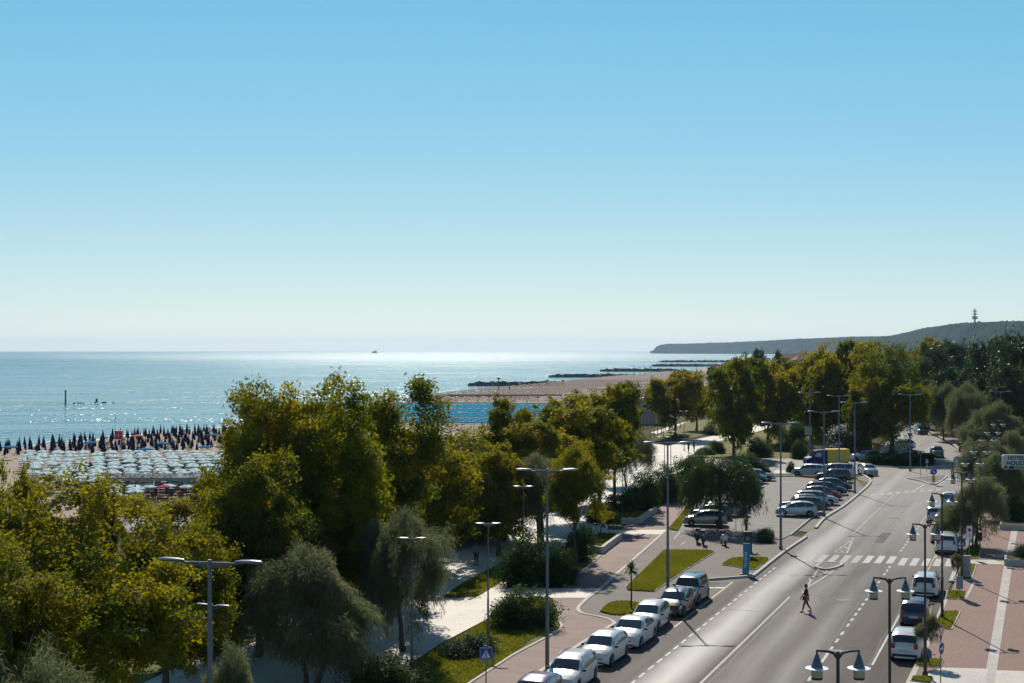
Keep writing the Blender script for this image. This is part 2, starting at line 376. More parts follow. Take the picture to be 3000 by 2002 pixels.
# ------------------------------------------------------------------ sea, beach, land, hills
BZ = -3.5; SZ = -4.0
SHORE = [(-330, -120), (-215, 0), (-138, 190), (-104, 282), (-71, 366), (-52, 480), (-24, 630), (18, 775), (54, 925), (98, 1070), (148, 1260), (260, 1750), (720, 3600), (1500, 6000)]
LAND = [(-150, -120), (-98, 0), (-24, 190), (-1, 282), (31, 366), (72, 480), (124, 630), (172, 775), (215, 925), (262, 1080), (310, 1260), (470, 1750), (900, 3600), (1700, 6000)]
def resample(P, n):
    P = np.array(P, float); t = np.arange(len(P)); u = np.linspace(0, len(P)-1, n)
    return np.stack([np.interp(u, t, P[:, 0]), np.interp(u, t, P[:, 1])], 1)
def band(name, rows, m):
    """rows: list of (polyline Nx2, z)"""
    vs = []; fs = []; n = len(rows[0][0])
    for P, z in rows: vs += [(p[0], p[1], z) for p in P]
    for r in range(len(rows)-1):
        for i in range(n-1): fs.append((r*n+i, (r+1)*n+i, (r+1)*n+i+1, r*n+i+1))
    me = bpy.data.meshes.new(name); me.from_pydata(vs, [], fs); me.update(); me.flip_normals() if False else None
    o = link(name, me, m); o['kind'] = 'structure'; return o
N = 120
S0 = resample(SHORE, N); L0 = resample(LAND, N)
dirs = L0-S0; dl = np.linalg.norm(dirs, axis=1, keepdims=True); u = dirs/dl
wig = (np.sin(np.arange(N)*.9)*2.0+np.sin(np.arange(N)*.37)*3)[:, None]
band('beach', [(S0-u*14+u*wig, SZ-.5), (S0+u*wig*.5, SZ+.02), (S0+u*12, BZ-.1), (L0-u*5, BZ)], M_sand)
FARR = L0.copy(); FARR[:, 0] = L0[:, 0]+np.linspace(400, 9000, N); FARR[:, 1] = L0[:, 1]+np.linspace(0, 500, N)
band('land', [(L0-u*8, BZ-.3), (L0+u*2, -.05)], M_far)
band('ground', [(L0+u*2, -.05), (L0+u*2+np.array([[250, 0]]), -.05), (FARR, -.05)], M_soil)
sea = MB(); sea.add([(-20000, -300, SZ), (20000, -300, SZ), (20000, 20000, SZ), (-20000, 20000, SZ)], [(0, 1, 2, 3)])
sea = sea.build('sea', M_sea); sea['kind'] = 'structure'
def hills():
    crest = [(1905, 1030, 8600), (1915, 1026, 8600), (1922, 1016, 8500), (1935, 1011, 8400), (1960, 1007, 8300), (2010, 1007, 8200), (2150, 1003, 7900), (2250, 998, 7500), (2330, 993, 7000),
             (2440, 989, 6400), (2500, 986, 6000), (2600, 985, 5400), (2650, 975, 5000), (2720, 959, 4500), (2800, 948, 4000), (2860, 944, 3700),
             (2920, 942, 3500), (3000, 940, 3300), (3150, 932, 3000), (3400, 925, 2700), (3800, 940, 2500)]
    n = 260; C = np.array(crest, float); t = np.arange(len(C)); uu = np.linspace(0, len(C)-1, n)
    C = np.stack([np.interp(uu, t, C[:, k]) for k in range(3)], 1)
    prof = [(-1.0, 0), (-.8, .22), (-.62, .42), (-.45, .62), (-.3, .8), (-.18, .92), (0, 1), (.25, .9), (.6, .5), (1, 0)]
    vs = []
    pts = [AT(*c) for c in C]
    r2 = np.random.default_rng(3)
    bumps = r2.normal(0, 1, (n, len(prof)))
    lump = np.interp(np.arange(n), np.arange(0, n, 6), r2.normal(0, 1, len(range(0, n, 6))))
    for i, p in enumerate(pts):
        h = p.z-SZ; wd = 260+h*5.5
        d = (pts[min(i+1, n-1)]-pts[max(i-1, 0)]); q = Vector((-p.x, -p.y, 0)).normalized()
        if i < 3: wd = 60
        for k, (a, hh) in enumerate(prof):
            b = bumps[i, k]*h*.018+(lump[i]*h*.05*(hh*(1-hh))*4 if k < 6 else 0)
            if k == 6: b = abs(bumps[i, k])*1.2
            vs.append((p.x-q.x*wd*a, p.y-q.y*wd*a, SZ-1+h*hh+b))
    m = len(prof); fs = []
    for i in range(n-1):
        for k in range(m-1): fs.append((i*m+k, (i+1)*m+k, (i+1)*m+k+1, i*m+k+1))
    me = bpy.data.meshes.new('hills'); me.from_pydata(vs, [], fs); me.update()
    mt = ground_mat('hill_scrub', (.005, .016, .016), (.045, .068, .05), .008, .95, None, 0, 1, .05, .6, 6, (.02, (.10, .105, .08), .6), spec=0)  # scrub green shifted bluish, so the colour carries some of the haze
    o = link('hills', me, mt, None, True); o['kind'] = 'structure'
hills()
# ------------------------------------------------------------------ road, pavements, paths, lawns
edge_asph = [(1300, 2160), (1534, 2002), (1636, 1932), (1704, 1885), (1790, 1834)]
edge_bulge = curve_pts([(1790, 1834), (1800, 1826), (1780, 1814), (1745, 1806), (1706, 1798), (1694, 1788), (1698, 1776), (1721, 1754)], 4)
edge_path = [(1721, 1754), (1752, 1731), (1953, 1554), (2014, 1484), (2080, 1420)]
right_kerb = [(2560, 2220), (2659.6, 2002), (2704, 1908), (2744.7, 1813), (2775, 1735)]
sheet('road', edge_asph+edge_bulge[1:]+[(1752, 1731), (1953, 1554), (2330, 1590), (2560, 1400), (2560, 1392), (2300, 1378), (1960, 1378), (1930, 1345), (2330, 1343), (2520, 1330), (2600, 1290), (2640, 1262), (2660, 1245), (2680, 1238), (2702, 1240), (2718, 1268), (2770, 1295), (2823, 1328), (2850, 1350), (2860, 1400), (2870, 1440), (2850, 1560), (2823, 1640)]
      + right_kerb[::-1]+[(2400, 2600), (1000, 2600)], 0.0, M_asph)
sheet('parking_lot', [(1985, 1560), (2020, 1500), (2080, 1430), (2120, 1397), (2345, 1397), (2480, 1404), (2491, 1422), (2480, 1449), (2464, 1456), (2399, 1505), (2372, 1521), (2315, 1568), (2290, 1580), (2230, 1575), (2120, 1570)], .006, M_lot)
# grey pavement between cycle path and road (flush), with lawns
sheet('pavement', [(1701, 1790), (1706, 1777), (1728, 1754), (1957, 1558), (2120, 1572), (2290, 1583), (2315, 1570), (2363, 1577), (2292, 1622), (2207, 1688), (2195, 1691), (2075, 1701), (1960, 1745), (1880, 1800), (1800, 1824), (1780, 1812), (1706, 1796)], .004, M_pave)
sheet('pavement', [(2399, 1507), (2466, 1458), (2483, 1450), (2495, 1424), (2500, 1400), (2530, 1395), (2549, 1408), (2549, 1417), (2518, 1447), (2470, 1486), (2416, 1520), (2390, 1550), (2366, 1560), (2340, 1556)], .008, M_pave)
kerb('kerb', curve_pts([(2515, 1385), (2540, 1400), (2550, 1415), (2518, 1447), (2470, 1486), (2416, 1520), (2390, 1550)], 4), .28, .16)
kerb('kerb', curve_pts([(2362, 1576), (2292, 1623), (2212, 1686), (2198, 1691), (2140, 1696), (2075, 1701)], 4), .25, .15)
kerb('kerb', [(2491, 1424), (2480, 1449), (2464, 1456), (2399, 1505), (2372, 1521), (2315, 1568)], .15, .05)
kerb('kerb', edge_asph+edge_bulge[1:]+[(1752, 1731), (1953, 1554)], .26, .05)
kerb('kerb', [(2120, 1397), (2345, 1397)], .2, .15)
# cycle path
sheet('cycle_path', [(1100, 2160), (1377, 2002), (1500, 1922), (1602, 1868), (1640, 1845), (1646, 1832), (1636, 1820), (1632, 1790), (1620, 1755), (1612, 1750), (1645, 1724), (1653, 1718), (1697, 1684), (1759, 1629), (1818, 1572), (1826, 1545), (1920, 1500), (1990, 1440), (2060, 1420), (2014, 1484), (1953, 1554), (1752, 1731), (1721, 1754)] + edge_bulge[::-1][1:]+[(1704, 1885), (1636, 1932), (1534, 2002), (1290, 2170)], .010, M_cycle)
kerb('kerb', [(1100, 2160), (1377, 2002), (1500, 1922), (1602, 1868), (1640, 1847), (1646, 1834), (1638, 1822)], .18, .06)
kerb('kerb', [(1653, 1718), (1697, 1684), (1759, 1629)], .18, .08)
for nm, q in (('a', [(1470, 1724), (1759, 1725), (1727, 1752), (1490, 1752)]), ('b', [(1782, 1553), (1954, 1553), (1938, 1566), (1790, 1566)])):
    sheet('crossing_band', q, .014, M_prom)
cl = []
for i in range(7):
    t0 = 58+i*3.6; cl.append((RF(-28.2, t0), RF(-28.2, t0+1.5), .12))
strips('path_marking', cl, .015, M_linew)
# promenade
sheet('promenade', [(100, 2250), (420, 2002), (560, 1935), (740, 1885), (1000, 1740), (1330, 1560), (1480, 1490), (1640, 1425), (1760, 1365), (1900, 1300), (2020, 1292), (2100, 1275), (2220, 1240), (2320, 1215), (2380, 1215), (2270, 1250), (2190, 1274), (2060, 1312), (2010, 1345), (2018, 1372), (1960, 1400),
      (1850, 1440), (1800, 1490), (1780, 1553), (1790, 1566), (1700, 1640), (1480, 1724), (1490, 1752), (1470, 1780), (1428, 1814), (1290, 1887), (1213, 1940), (1100, 1990), (900, 2100), (600, 2250)], .02, M_prom)
sheet('path', [(1905, 1268), (2006, 1237), (2020, 1238), (1925, 1272)], .02, M_prom)
sheet('path', [(2010, 1378), (2345, 1378), (2345, 1388), (2010, 1388)], .014, M_prom)
def lawn(pts, m=None, z=.03, nm='lawn'): return sheet(nm, pts, z, m or M_lawn)
LAWN1 = [Z1(985, 660), Z1(1010, 630), Z1(1310, 335), Z1(1690, 337), Z1(1742, 352), Z1(1480, 510), Z1(1222, 690), Z1(1000, 678)]
LAWN2 = curve_pts([Z1(760, 865), Z1(830, 800), Z1(940, 778), Z1(1090, 795), Z1(1080, 850), Z1(1010, 885), Z1(880, 890), Z1(760, 865)], 4)[:-1]
LAWN3 = curve_pts([Z1(1805, 460), Z1(1880, 410), Z1(2000, 398), Z1(2180, 400), Z1(2205, 430), Z1(2130, 480), Z1(2060, 500), Z1(1900, 472), Z1(1805, 460)], 4)[:-1]
lawn(LAWN1); lawn(LAWN2); lawn(LAWN3)
for p in (LAWN2[:16], LAWN3[-22:]): kerb('kerb', p, .1, .07)
kerb('kerb', [Z1(1742, 352), Z1(1480, 510), Z1(1222, 690)], .12, .07)
lawn([(2014, 1484), (1962, 1548), (1985, 1556), (2018, 1500), (2050, 1450), (2040, 1450)])          # strip by the lot
lawn([(1213, 1945), (1290, 1893), (1428, 1820), (1470, 1786), (1480, 1757), (1610, 1755), (1628, 1795), (1630, 1822), (1640, 1836), (1600, 1865), (1500, 1918), (1375, 2000), (1090, 2170), (900, 2170)])
lawn([(1480, 1722), (1500, 1700), (1700, 1640), (1790, 1569), (1812, 1572), (1757, 1626), (1695, 1680), (1650, 1715)])
lawn([Z8(1560, 790), Z8(1700, 792), Z8(1830, 780), Z8(1940, 710), Z8(2030, 655), Z8(2100, 560), Z8(2060, 500), Z8(1900, 590), Z8(1700, 690)], M_lawnd)
lawn([Z3(170, 1140), Z3(360, 1150), Z3(350, 1175), Z3(190, 1310), Z3(100, 1300), Z3(60, 1180)])
lawn([Z3(320, 1000), Z3(480, 915), Z3(690, 925), Z3(520, 1020), Z3(380, 1035)])
lawn([Z3(690, 250), Z3(1000, 105), Z3(1290, 92), Z3(1330, 160), Z3(1180, 225), Z3(960, 275), Z3(760, 280)], M_lawnd)
lawn([Z3(1010, 440), Z3(1150, 330), Z3(1450, 240), Z3(1620, 215), Z3(1750, 170), Z3(2400, 200), Z3(2400, 400), Z3(2040, 445), Z3(1500, 450)], M_lawnd)
lawn([(2010, 1390), (2345, 1390), (2345, 1396), (2010, 1396)])
lawn([(560, 1900), (700, 1830), (1000, 1680), (1300, 1540), (1480, 1480), (1450, 1440), (1000, 1600), (600, 1800), (400, 1900), (300, 2100)], None, .015)
lawn([B8(1290, 510), B8(1420, 560), B8(1540, 610), B8(1530, 640), B8(1450, 660), B8(1400, 600)])
# planter walls by the cycle path
for nm, pts, lb in (('low_wall', [Z3(105, 1300), Z3(190, 1325), Z3(240, 1290), Z3(370, 1195)], 'low pale stone planter wall beside the cycle path, the nearer one'),
                    ('low_wall', [Z3(380, 1050), Z3(530, 1045), Z3(610, 995), Z3(695, 945)], 'low pale stone planter wall farther up the cycle path')):
    o = kerb(nm, curve_pts(pts, 4), .3, .55, kind=None); tag(o, lb, 'wall', 'planter walls')
# right-hand brick pavement
sheet('brick_pavement', [(2700, 2220), (2672, 2002), (2716, 1908), (2757, 1813), (2787, 1735), (2798, 1708), (2813, 1670), (2835, 1640), (2862, 1560), (2880, 1440), (2868, 1400), (2850, 1345), (2840, 1335), (2790, 1300), (2720, 1262), (2760, 1262), (2860, 1300), (2960, 1340), (3300, 1340), (3700, 2220)], .12, M_brick)
kerb('kerb', [(2560, 2220), (2666, 2002), (2710, 1908), (2751, 1813), (2781, 1735)], .3, .14)
kerb('kerb', [Z2(1720, 610), Z2(1765, 500), Z2(1845, 400), Z2(1900, 300), (2868, 1560), (2885, 1440), (2868, 1395), (2845, 1345), (2790, 1300), (2718, 1262)], .3, .14)
kerb('kerb', [Z2(1720, 608), Z2(1900, 606), Z2(1930, 600), Z2(1870, 720), Z2(1840, 770), Z2(1700, 768)], .2, .14)
sheet('paving_stripe', [(2882, 2010), (2915, 2010), (2966, 1660), (2942, 1660)], .126, M_kerb)
sheet('paving_stripe', [(2946, 1640), (2967, 1640), (3010, 1400), (2995, 1400)], .126, M_kerb)
sheet('paving_band', [Z2(1390, 1475), Z2(1640, 1362), Z2(2040, 1372), Z2(2020, 1475), Z2(1990, 1600), Z2(1300, 1650)], .130, M_prom)
sheet('paving_band', [Z2(2110, 1385), Z2(2420, 1395), Z2(2420, 1650), Z2(2080, 1650)], .130, M_prom)
sheet('paving_band', [Z2(1860, 430), Z2(2400, 425), Z2(2400, 470), Z2(1935, 465), Z2(1850, 470)], .132, M_prom)
BEDS = [[Z2(1425, 1350), Z2(1450, 1295), Z2(1650, 1300), Z2(1625, 1358)], [Z2(1580, 1015), Z2(1640, 880), Z2(1795, 880), Z2(1722, 1032)],
        [Z2(1680, 768), Z2(1700, 700), Z2(1850, 710), Z2(1835, 770)], [Z2(1765, 600), Z2(1820, 468), Z2(1935, 468), Z2(1895, 600)], [Z2(1825, 415), Z2(1875, 310), Z2(1985, 300), Z2(1955, 415)],
        [Z2(1380, 1480), Z2(1400, 1450), Z2(1560, 1455), Z2(1540, 1500)]]
for b in BEDS:
    sheet('lawn', b, .15, M_lawn); kerb('kerb', b+b[:1], .16, .17)
# markings
segs = []
t = 58.0
while t < 104: segs.append((RF(-20.1, t), RF(-20.1, t+.95), .13)); t += 1.62
for s0, a, b in ((-11.6, 50, 53), (-11.6, 56, 60), (-11.6, 62.5, 64.5), (-11.6, 66, 67.5), (-11.6, 68.6, 69.6), (-11.6, 70.6, 71.6), (-11.6, 72.6, 76.5), (-11.6, 77.6, 78.6), (-11.6, 79.6, 80.6)): segs.append((RF(s0, a), RF(s0, b), .16))
t = 82
while t < 150:
    if not 105 < t < 112: segs.append((RF(-11.6, t), RF(-11.6, t+.9), .16))
    t += 1.7
segs += [(RF(-8.9, 56), RF(-8.9, 66.5), .12), (RF(-8.9, 67.2), RF(-6.9, 66.3), .12), (RF(-8.9, 72), RF(-8.9, 90), .12)]
strips('lane_marking', segs, .010, M_line)
segs = [(RF(-16.75, 48), RF(-16.75, 92), .14), (G(*Z2(480, 655)), G(*Z2(800, 458)), .16), (G(*Z2(495, 590)), G(*Z2(790, 450)), .12), (G(*Z2(445, 700)), G(*Z2(590, 480)), .14), (G(*Z2(500, 580)), G(*Z2(760, 490)), .12), (G(*Z2(560, 520)), G(*Z2(720, 500)), .12),
        (G(*Z2(825, 358)), G(*Z2(880, 225)), .16), (G(*Z2(720, 350)), G(*Z2(870, 240)), .12), (G(*Z2(720, 352)), G(*Z2(825, 356)), .14), (G(*Z2(750, 320)), G(*Z2(800, 350)), .12), (G(*Z2(800, 290)), G(*Z2(830, 320)), .12)]
segs += [(RF(-16.9, 124), RF(-16.9, 160), .13), (RF(-24.2, 84), RF(-24.2, 98), .1), (RF(-22.6, 58), RF(-22.6, 92), .11)]
for t in range(60, 92, 5): segs.append((RF(-22.6, t), RF(-22.6-2.1, t+.6), .1))
strips('lane_marking', segs, .011, M_linew)
# yellow bay and disabled bay marks
segs = [(G(*Z1(1395, 995)), G(*Z1(1900, 605)), .12), (G(*Z1(1690, 600)), G(*Z1(1900, 602)), .1), (G(*Z2(1590, 400)), G(*Z2(1612, 300)), .12), (G(*Z2(1520, 510)), G(*Z2(1600, 350)), .1)]
strips('yellow_marking', segs, .012, ground_mat('yellow_paint', (.42, .30, .16), (.55, .42, .25), 2, .6))
strips('bay_marking', [(G(*Z1(1700, 655)), G(*Z1(1830, 655)), .5), (G(*Z1(865, 1190)), G(*Z1(920, 1130)), .1)], .013, M_line)
strips('scooter_bay_marking', [(G(*Z3(860, 1190)), G(*Z3(915, 1130)), .1), (G(*Z3(925, 1245)), G(*Z3(965, 1215)), .1), (G(*Z3(1570, 1340)), G(*Z3(1600, 1320)), .1)], .013, M_linew)
segs = []; segs_w = []
for i in range(13):
    x = 480+i*101
    y0 = 436+.02*(x-700); y1 = y0-62
    a = G(*Z2(x, y0+ (15 if i > 7 else 0))); (segs_w if i < 5 else segs).append((a, a+RD*4.0, .5))
strips('zebra_crossing', segs, .012, M_line); strips('zebra_crossing', segs_w, .012, M_linew)
segs = []
for i in range(9):
    a = G(*Z4(800+i*75, 955-i*6)); segs.append((a, a+RD*3.2, .55))
strips('zebra_crossing', segs, .012, M_linew)
def island(pts, lb):
    P = curve_pts(pts, 3); sheet('traffic_island', P[:-1], .1, M_pave); kerb('kerb', P, .25, .13)
island([Z2(560, 482), Z2(610, 447), Z2(740, 447), Z2(785, 458), Z2(730, 485), Z2(640, 503), Z2(560, 482)], '')
island([Z4(1130, 795), Z4(1450, 770), Z4(1470, 790), Z4(1370, 850), Z4(1260, 820), Z4(1130, 795)], '')
strips('lane_marking', [(G(*Z4(1010, 775)), G(*Z4(1280, 850)), .2), (G(*Z4(1280, 850)), G(*Z4(1190, 900)), .2), (G(*Z4(1240, 885)), G(*Z4(1400, 865)), .2), (G(*Z4(1390, 862)), G(*Z4(1500, 790)), .2), (G(*Z4(1100, 910)), G(*Z4(1350, 880)), .2)], .013, M_line)
# repairs, seams and broken asphalt
M_patch = ground_mat('asphalt_patch', (.07, .055, .047), (.125, .10, .09), .8, .8, None, ROADANG, .5, 24, .4, .02, spec=.3)
M_seam = ground_mat('bitumen_seam', (.03, .026, .024), (.06, .05, .045), 2, .6)
for (s0, s1, t0, t1) in ((-10.9, -9.7, 76, 79), (-14.4, -13.6, 118, 124), (-8.6, -7.4, 100, 102.5)):
    q = [RF(s0, t0), RF(s1, t0-.3), RF(s1+.05, t1), RF(s0-.04, t1+.2)]; sheet('asphalt_patch', [(v.x, v.y) for v in q], .005, M_patch, px=False)
q_ = random.Random(31); segs = []
for (s0, t0, t1) in ((-16.35, 50, 104), (-11.9, 54, 150), (-9.1, 52, 100), (-14.2, 88, 150)):
    t = t0; sx = s0
    while t < t1:
        n_ = sx+q_.uniform(-.06, .06)+(s0-sx)*.3; a = RF(sx, t); b = RF(n_, t+1.4); segs.append((a, b, .05)); sx = n_; t += 1.4
for (px0, py0, n_, l_) in ((2480, 1748, 22, 1.0), (2455, 1762, 18, .9), (2495, 1735, 14, .7), (2300, 1690, 8, .7), (2640, 1560, 7, .8)):
    a = G(px0, py0)
    for k in range(n_): c0 = a+Vector((q_.gauss(0, l_), q_.gauss(0, l_*1.6), 0)); an = q_.uniform(0, 3.14); segs.append((c0, c0+Vector((math.cos(an), math.sin(an), 0))*q_.uniform(.3, 1.0), q_.uniform(.03, .07)))
for t in (56.5, 88.0, 131.0): segs.append((RF(-21, t), RF(-7, t-5.0), .06))
strips('asphalt_crack', segs, .0065, M_seam)
# manhole covers
for (x, y) in (Z2(730, 1200), Z2(795, 760), Z2(1240, 55), Z4(1010, 1157)):
    p = G(x, y); mb = MB(); mb.lathe([(.45, -.03), (.45, .014), (.36, .016), (.34, .012), (.05, .014)], 20, (p.x, p.y, 0))
    o = mb.build('manhole_cover', M_dark); tag(o, 'round iron manhole cover set flush in the asphalt', 'manhole cover', 'manhole covers in the road')
# ------------------------------------------------------------------ foliage
def quads_mesh(name, P, U, V, tint, mat):
    """P centres (n,3), U and V half axes (n,3): one leaf quad each, as a pointed diamond"""
    n = len(P); co = np.empty((n, 4, 3), np.float32)
    co[:, 0] = P-U; co[:, 1] = P-V*.9+U*.15; co[:, 2] = P+U; co[:, 3] = P+V*.9+U*.15
    me = bpy.data.meshes.new(name)
    me.vertices.add(n*4); me.vertices.foreach_set('co', co.reshape(-1))
    me.loops.add(n*4); me.loops.foreach_set('vertex_index', np.arange(n*4, dtype=np.int32))
    me.polygons.add(n); me.polygons.foreach_set('loop_start', np.arange(0, n*4, 4, dtype=np.int32))
    me.polygons.foreach_set('loop_total', np.full(n, 4, np.int32))
    at = me.attributes.new('tint', 'FLOAT', 'FACE'); at.data.foreach_set('value', tint.astype(np.float32))
    me.update(calc_edges=True); me.materials.append(mat); return me
def unit(a): return a/np.maximum(1e-6, np.linalg.norm(a, axis=-1, keepdims=True))
def rng_phase(g): return g.uniform(0, 6.28, 3)
def crown(name, seed, dims, nblob, ntwig, nleaf, leaf, mat, tint0=.4, tspread=.14, shape='round', droop=0, aspect=.7, sigma=.24, hollow=.45, blobr=.36, pad=.25):
    """leaves gathered round twig tips, twigs on blobs, blobs spread through the crown. Origin at crown centre."""
    g = np.random.default_rng(seed)
    d = unit(g.normal(size=(nblob, 3))); rad = g.uniform(hollow, 1, nblob)**.6*(1-blobr)
    bc = d*rad[:, None]
    if shape == 'cone': bc[:, :2] *= (1-.55*np.clip((bc[:, 2:3]+.2), 0, 1))
    if shape == 'umb': bc[:, 2] = np.abs(bc[:, 2])*.8-.1
    if shape == 'dome': bc[:, 2] = np.abs(bc[:, 2])
    br = blobr*g.uniform(.5, 1.25, nblob)
    btint = g.normal(0, tspread, nblob)
    bi = g.integers(0, nblob, ntwig)
    td = unit(g.normal(size=(ntwig, 3))+np.array([0, 0, pad]))
    tp = bc[bi]+td*np.array([1.1, 1.1, .85])*(br[bi]*g.uniform(.6, 1.08, ntwig))[:, None]
    fr = rng_phase(g); tp = tp*(1+.10*np.sin(td[:, :1]*3.1+fr[0])*np.cos(td[:, 1:2]*4.3+fr[1])+.08*np.sin(tp[:, 2:3]*9+fr[2]+tp[:, :1]*5))
    sh_ = g.random(ntwig) < .05; tp[sh_] *= g.uniform(1.03, 1.12, (int(sh_.sum()), 1))
    tp = tp*np.array(dims)
    if shape == 'dome': tp[:, 2] = np.abs(tp[:, 2])
    tt = btint[bi]+g.normal(0, .07, ntwig)
    li = g.integers(0, ntwig, nleaf)
    P = tp[li]+g.normal(0, sigma, (nleaf, 3))*np.array([1, 1, .7])
    if droop:
        out = unit(tp[li]*np.array([1, 1, .15])+1e-3)
        # plumes: thin sprays that leave the twig outward and hang
        a = g.uniform(0, 1, nleaf)
        P = tp[li]+out*(a*droop*.5)[:, None]+np.array([0, 0, -1.])*((a**2)*droop*.8)[:, None]+g.normal(0, sigma*.6, (nleaf, 3))
        dirv = unit(out*(1-.7*a)[:, None]+np.array([0, 0, -1.])*(a*1.4)[:, None]+np.array([0, 0, .5])*(1-a)[:, None]+g.normal(0, .35, (nleaf, 3)))
        U = dirv*leaf*g.uniform(.6, 1.2, (nleaf, 1)); V = unit(np.cross(dirv, g.normal(size=(nleaf, 3))))*leaf*aspect
    else:
        nrm = unit(g.normal(size=(nleaf, 3))+np.array([0, 0, .8])+unit(P)*.5)
        U = unit(np.cross(nrm, g.normal(size=(nleaf, 3)))); V = np.cross(nrm, U)
        s = leaf*g.uniform(.6, 1.3, (nleaf, 1)); U = U*s; V = V*s*aspect
    tint = np.clip(tint0+tt[li]+g.normal(0, .06, nleaf), 0, 1)
    if shape == 'dome': P[:, 2] = np.maximum(P[:, 2], .03)
    return quads_mesh(name, P, U, V, tint, mat), bc*np.array(dims)
def trunk_mesh(name, seed, h, r, blobs, mat, fork=.45, nl=9, stems=1, lean=0):
    """tapered trunk from z=0 to the crown centre at h, with limbs reaching into the blobs"""
    g = random.Random(seed); mb = MB()
    for s in range(stems):
        ox, oy = (g.uniform(-.5, .5), g.uniform(-.5, .5)) if stems > 1 else (0, 0)
        pts = []; x = ox*.6; y = oy*.6
        for i in range(7):
            t = i/6; pts.append((x, y, h*1.05*t-.1)); x += g.uniform(-.12, .12)+ox*.25+lean*.2; y += g.uniform(-.12, .12)+oy*.25
        mb.tube(pts, [r*(1.25 if i == 0 else 1-.72*i/6) for i in range(7)], 8)
        for b in blobs[s*nl:(s+1)*nl]:
            k = g.uniform(fork, .85); i = min(5, int(k*6)); f = k*6-i
            a = Vector(pts[i]).lerp(Vector(pts[i+1]), f); e = Vector((b[0], b[1], h+b[2]))
            m = a.lerp(e, .5)+Vector((g.uniform(-.2, .2), g.uniform(-.2, .2), g.uniform(.1, .4)))
            mb.tube([a, a.lerp(m, .5)+Vector((0, 0, -.1)), m, e], [r*.36, r*.28, r*.2, r*.06], 5, False)
    me = bpy.data.meshes.new(name); me.from_pydata(mb.v, [], mb.f); me.update(); me.shade_smooth(); me.materials.append(mat); return me
NEARP = [crown('plane_crown', 11+i, (4.6, 4.6, 4.4), 44, 1300, 76000, .07, M_plane, .46, .12, sigma=.2, aspect=.8, blobr=.25, hollow=.3, pad=.6) for i in range(2)]
TALLP = [crown('plane_crown', 21+i, (3.8, 3.8, 5.0), 60, 1300, 68000, .085, [M_lime, M_plane][i], .42, .12, sigma=.22, blobr=.27, hollow=.35, pad=.5) for i in range(2)]
LOOSEP = [crown('plane_crown', 31, (2.6, 2.6, 4.8), 26, 520, 26000, .085, M_plane, .52, .16, sigma=.26, blobr=.24, pad=.5)]
FARP = [crown('plane_crown', 41+i, (4.8, 4.8, 4.8), 46, 1000, 34000, .14, M_plane, .45, .11, sigma=.24, blobr=.25, hollow=.3, pad=.6) for i in range(3)]
PINEC = [crown('pine_crown', 51+i, (5, 5, 5.5), 40, 900, 15000, .30, M_pine, .5, .2, sigma=.3, aspect=.35, blobr=.27) for i in range(2)]
TAMC = [crown('tamarisk_crown', 61+i, (2.6, 2.6, 2.5), 24, 800, 40000, .17, M_tam, .45, .13, 'round', .85, .085, .2, blobr=.3, pad=.5) for i in range(3)]
DROOPC = [crown('weeping_crown', 71, (3.4, 3.4, 1.9), 20, 520, 30000, .16, M_pine, .6, .16, 'umb', 1.5, .12, .2, blobr=.3)]
SHRUBC = [crown('shrub_crown', 81+i, (2.5, 2.5, 3.0), 24, 560, 17000, .09, M_ole, .45, .13, 'dome', 0, .42, .2) for i in range(3)]
BLOSC = [crown('blossom_crown', 91, (2.4, 2.4, 3.0), 22, 500, 9000, .11, M_olew, .5, .12, 'dome', 0, .7, .2)]
LOWC = [crown('low_crown', 95+i, (2.4, 1.5, 1.1), 20, 420, 14000, .065, M_rosem, .42, .14, 'dome', 0, .4, .16) for i in range(2)]
SMALLC = [crown('small_crown', 101+i, (1.4, 1.4, 1.1), 14, 260, 7000, .085, M_ole, .5, .13, 'round', 0, .5, .16) for i in range(2)]
TCOUNT = 0
def tree(name, px, base_y, top_y, width_px, pool, label, cat='tree', group=None, Y=None, bottom=None, bark=None, z0=0.0, tr=.2, stems=1, hc=None, squash=None, nodes=9):
    """placed by its foot (or by its distance), scaled so that the crown has the size it has in the photo"""
    global TCOUNT; TCOUNT += 1
    p = G(px, base_y, z0) if Y is None else Vector((AT(px, 1026, Y).x, Y, z0))
    top = AT(px, top_y, p.y).z; wid = width_px/F*p.y
    me, blobs = pool[TCOUNT % len(pool)]
    dimx = max(abs(b[0]) for b in blobs)/.64; dimz = None
    xs = np.empty(len(me.vertices)*3, np.float32); me.vertices.foreach_get('co', xs); xs = xs.reshape(-1, 3)
    rx = np.percentile(np.abs(xs[:, 0]), 99); zt = np.percentile(xs[:, 2], 99.93); zb = np.percentile(xs[:, 2], .6)
    sx = wid/2/rx
    bot = AT(px, bottom, p.y).z if bottom is not None else z0+max(1.6, (top-z0)*.22)
    szz = (top-bot)/(zt-zb); cz = top-z0-zt*szz
    root = empty(name, p, random.uniform(0, 6.28), label, cat, group)
    c = link('crown', me, None, root); c.location = (0, 0, cz); c.scale = (sx, sx, szz)
    B = [(b[0]*sx, b[1]*sx, b[2]*szz) for b in blobs]
    link('trunk', trunk_mesh('trunk', TCOUNT, cz, tr, B, bark or M_bark, .4, nodes, stems), None, root)
    return root
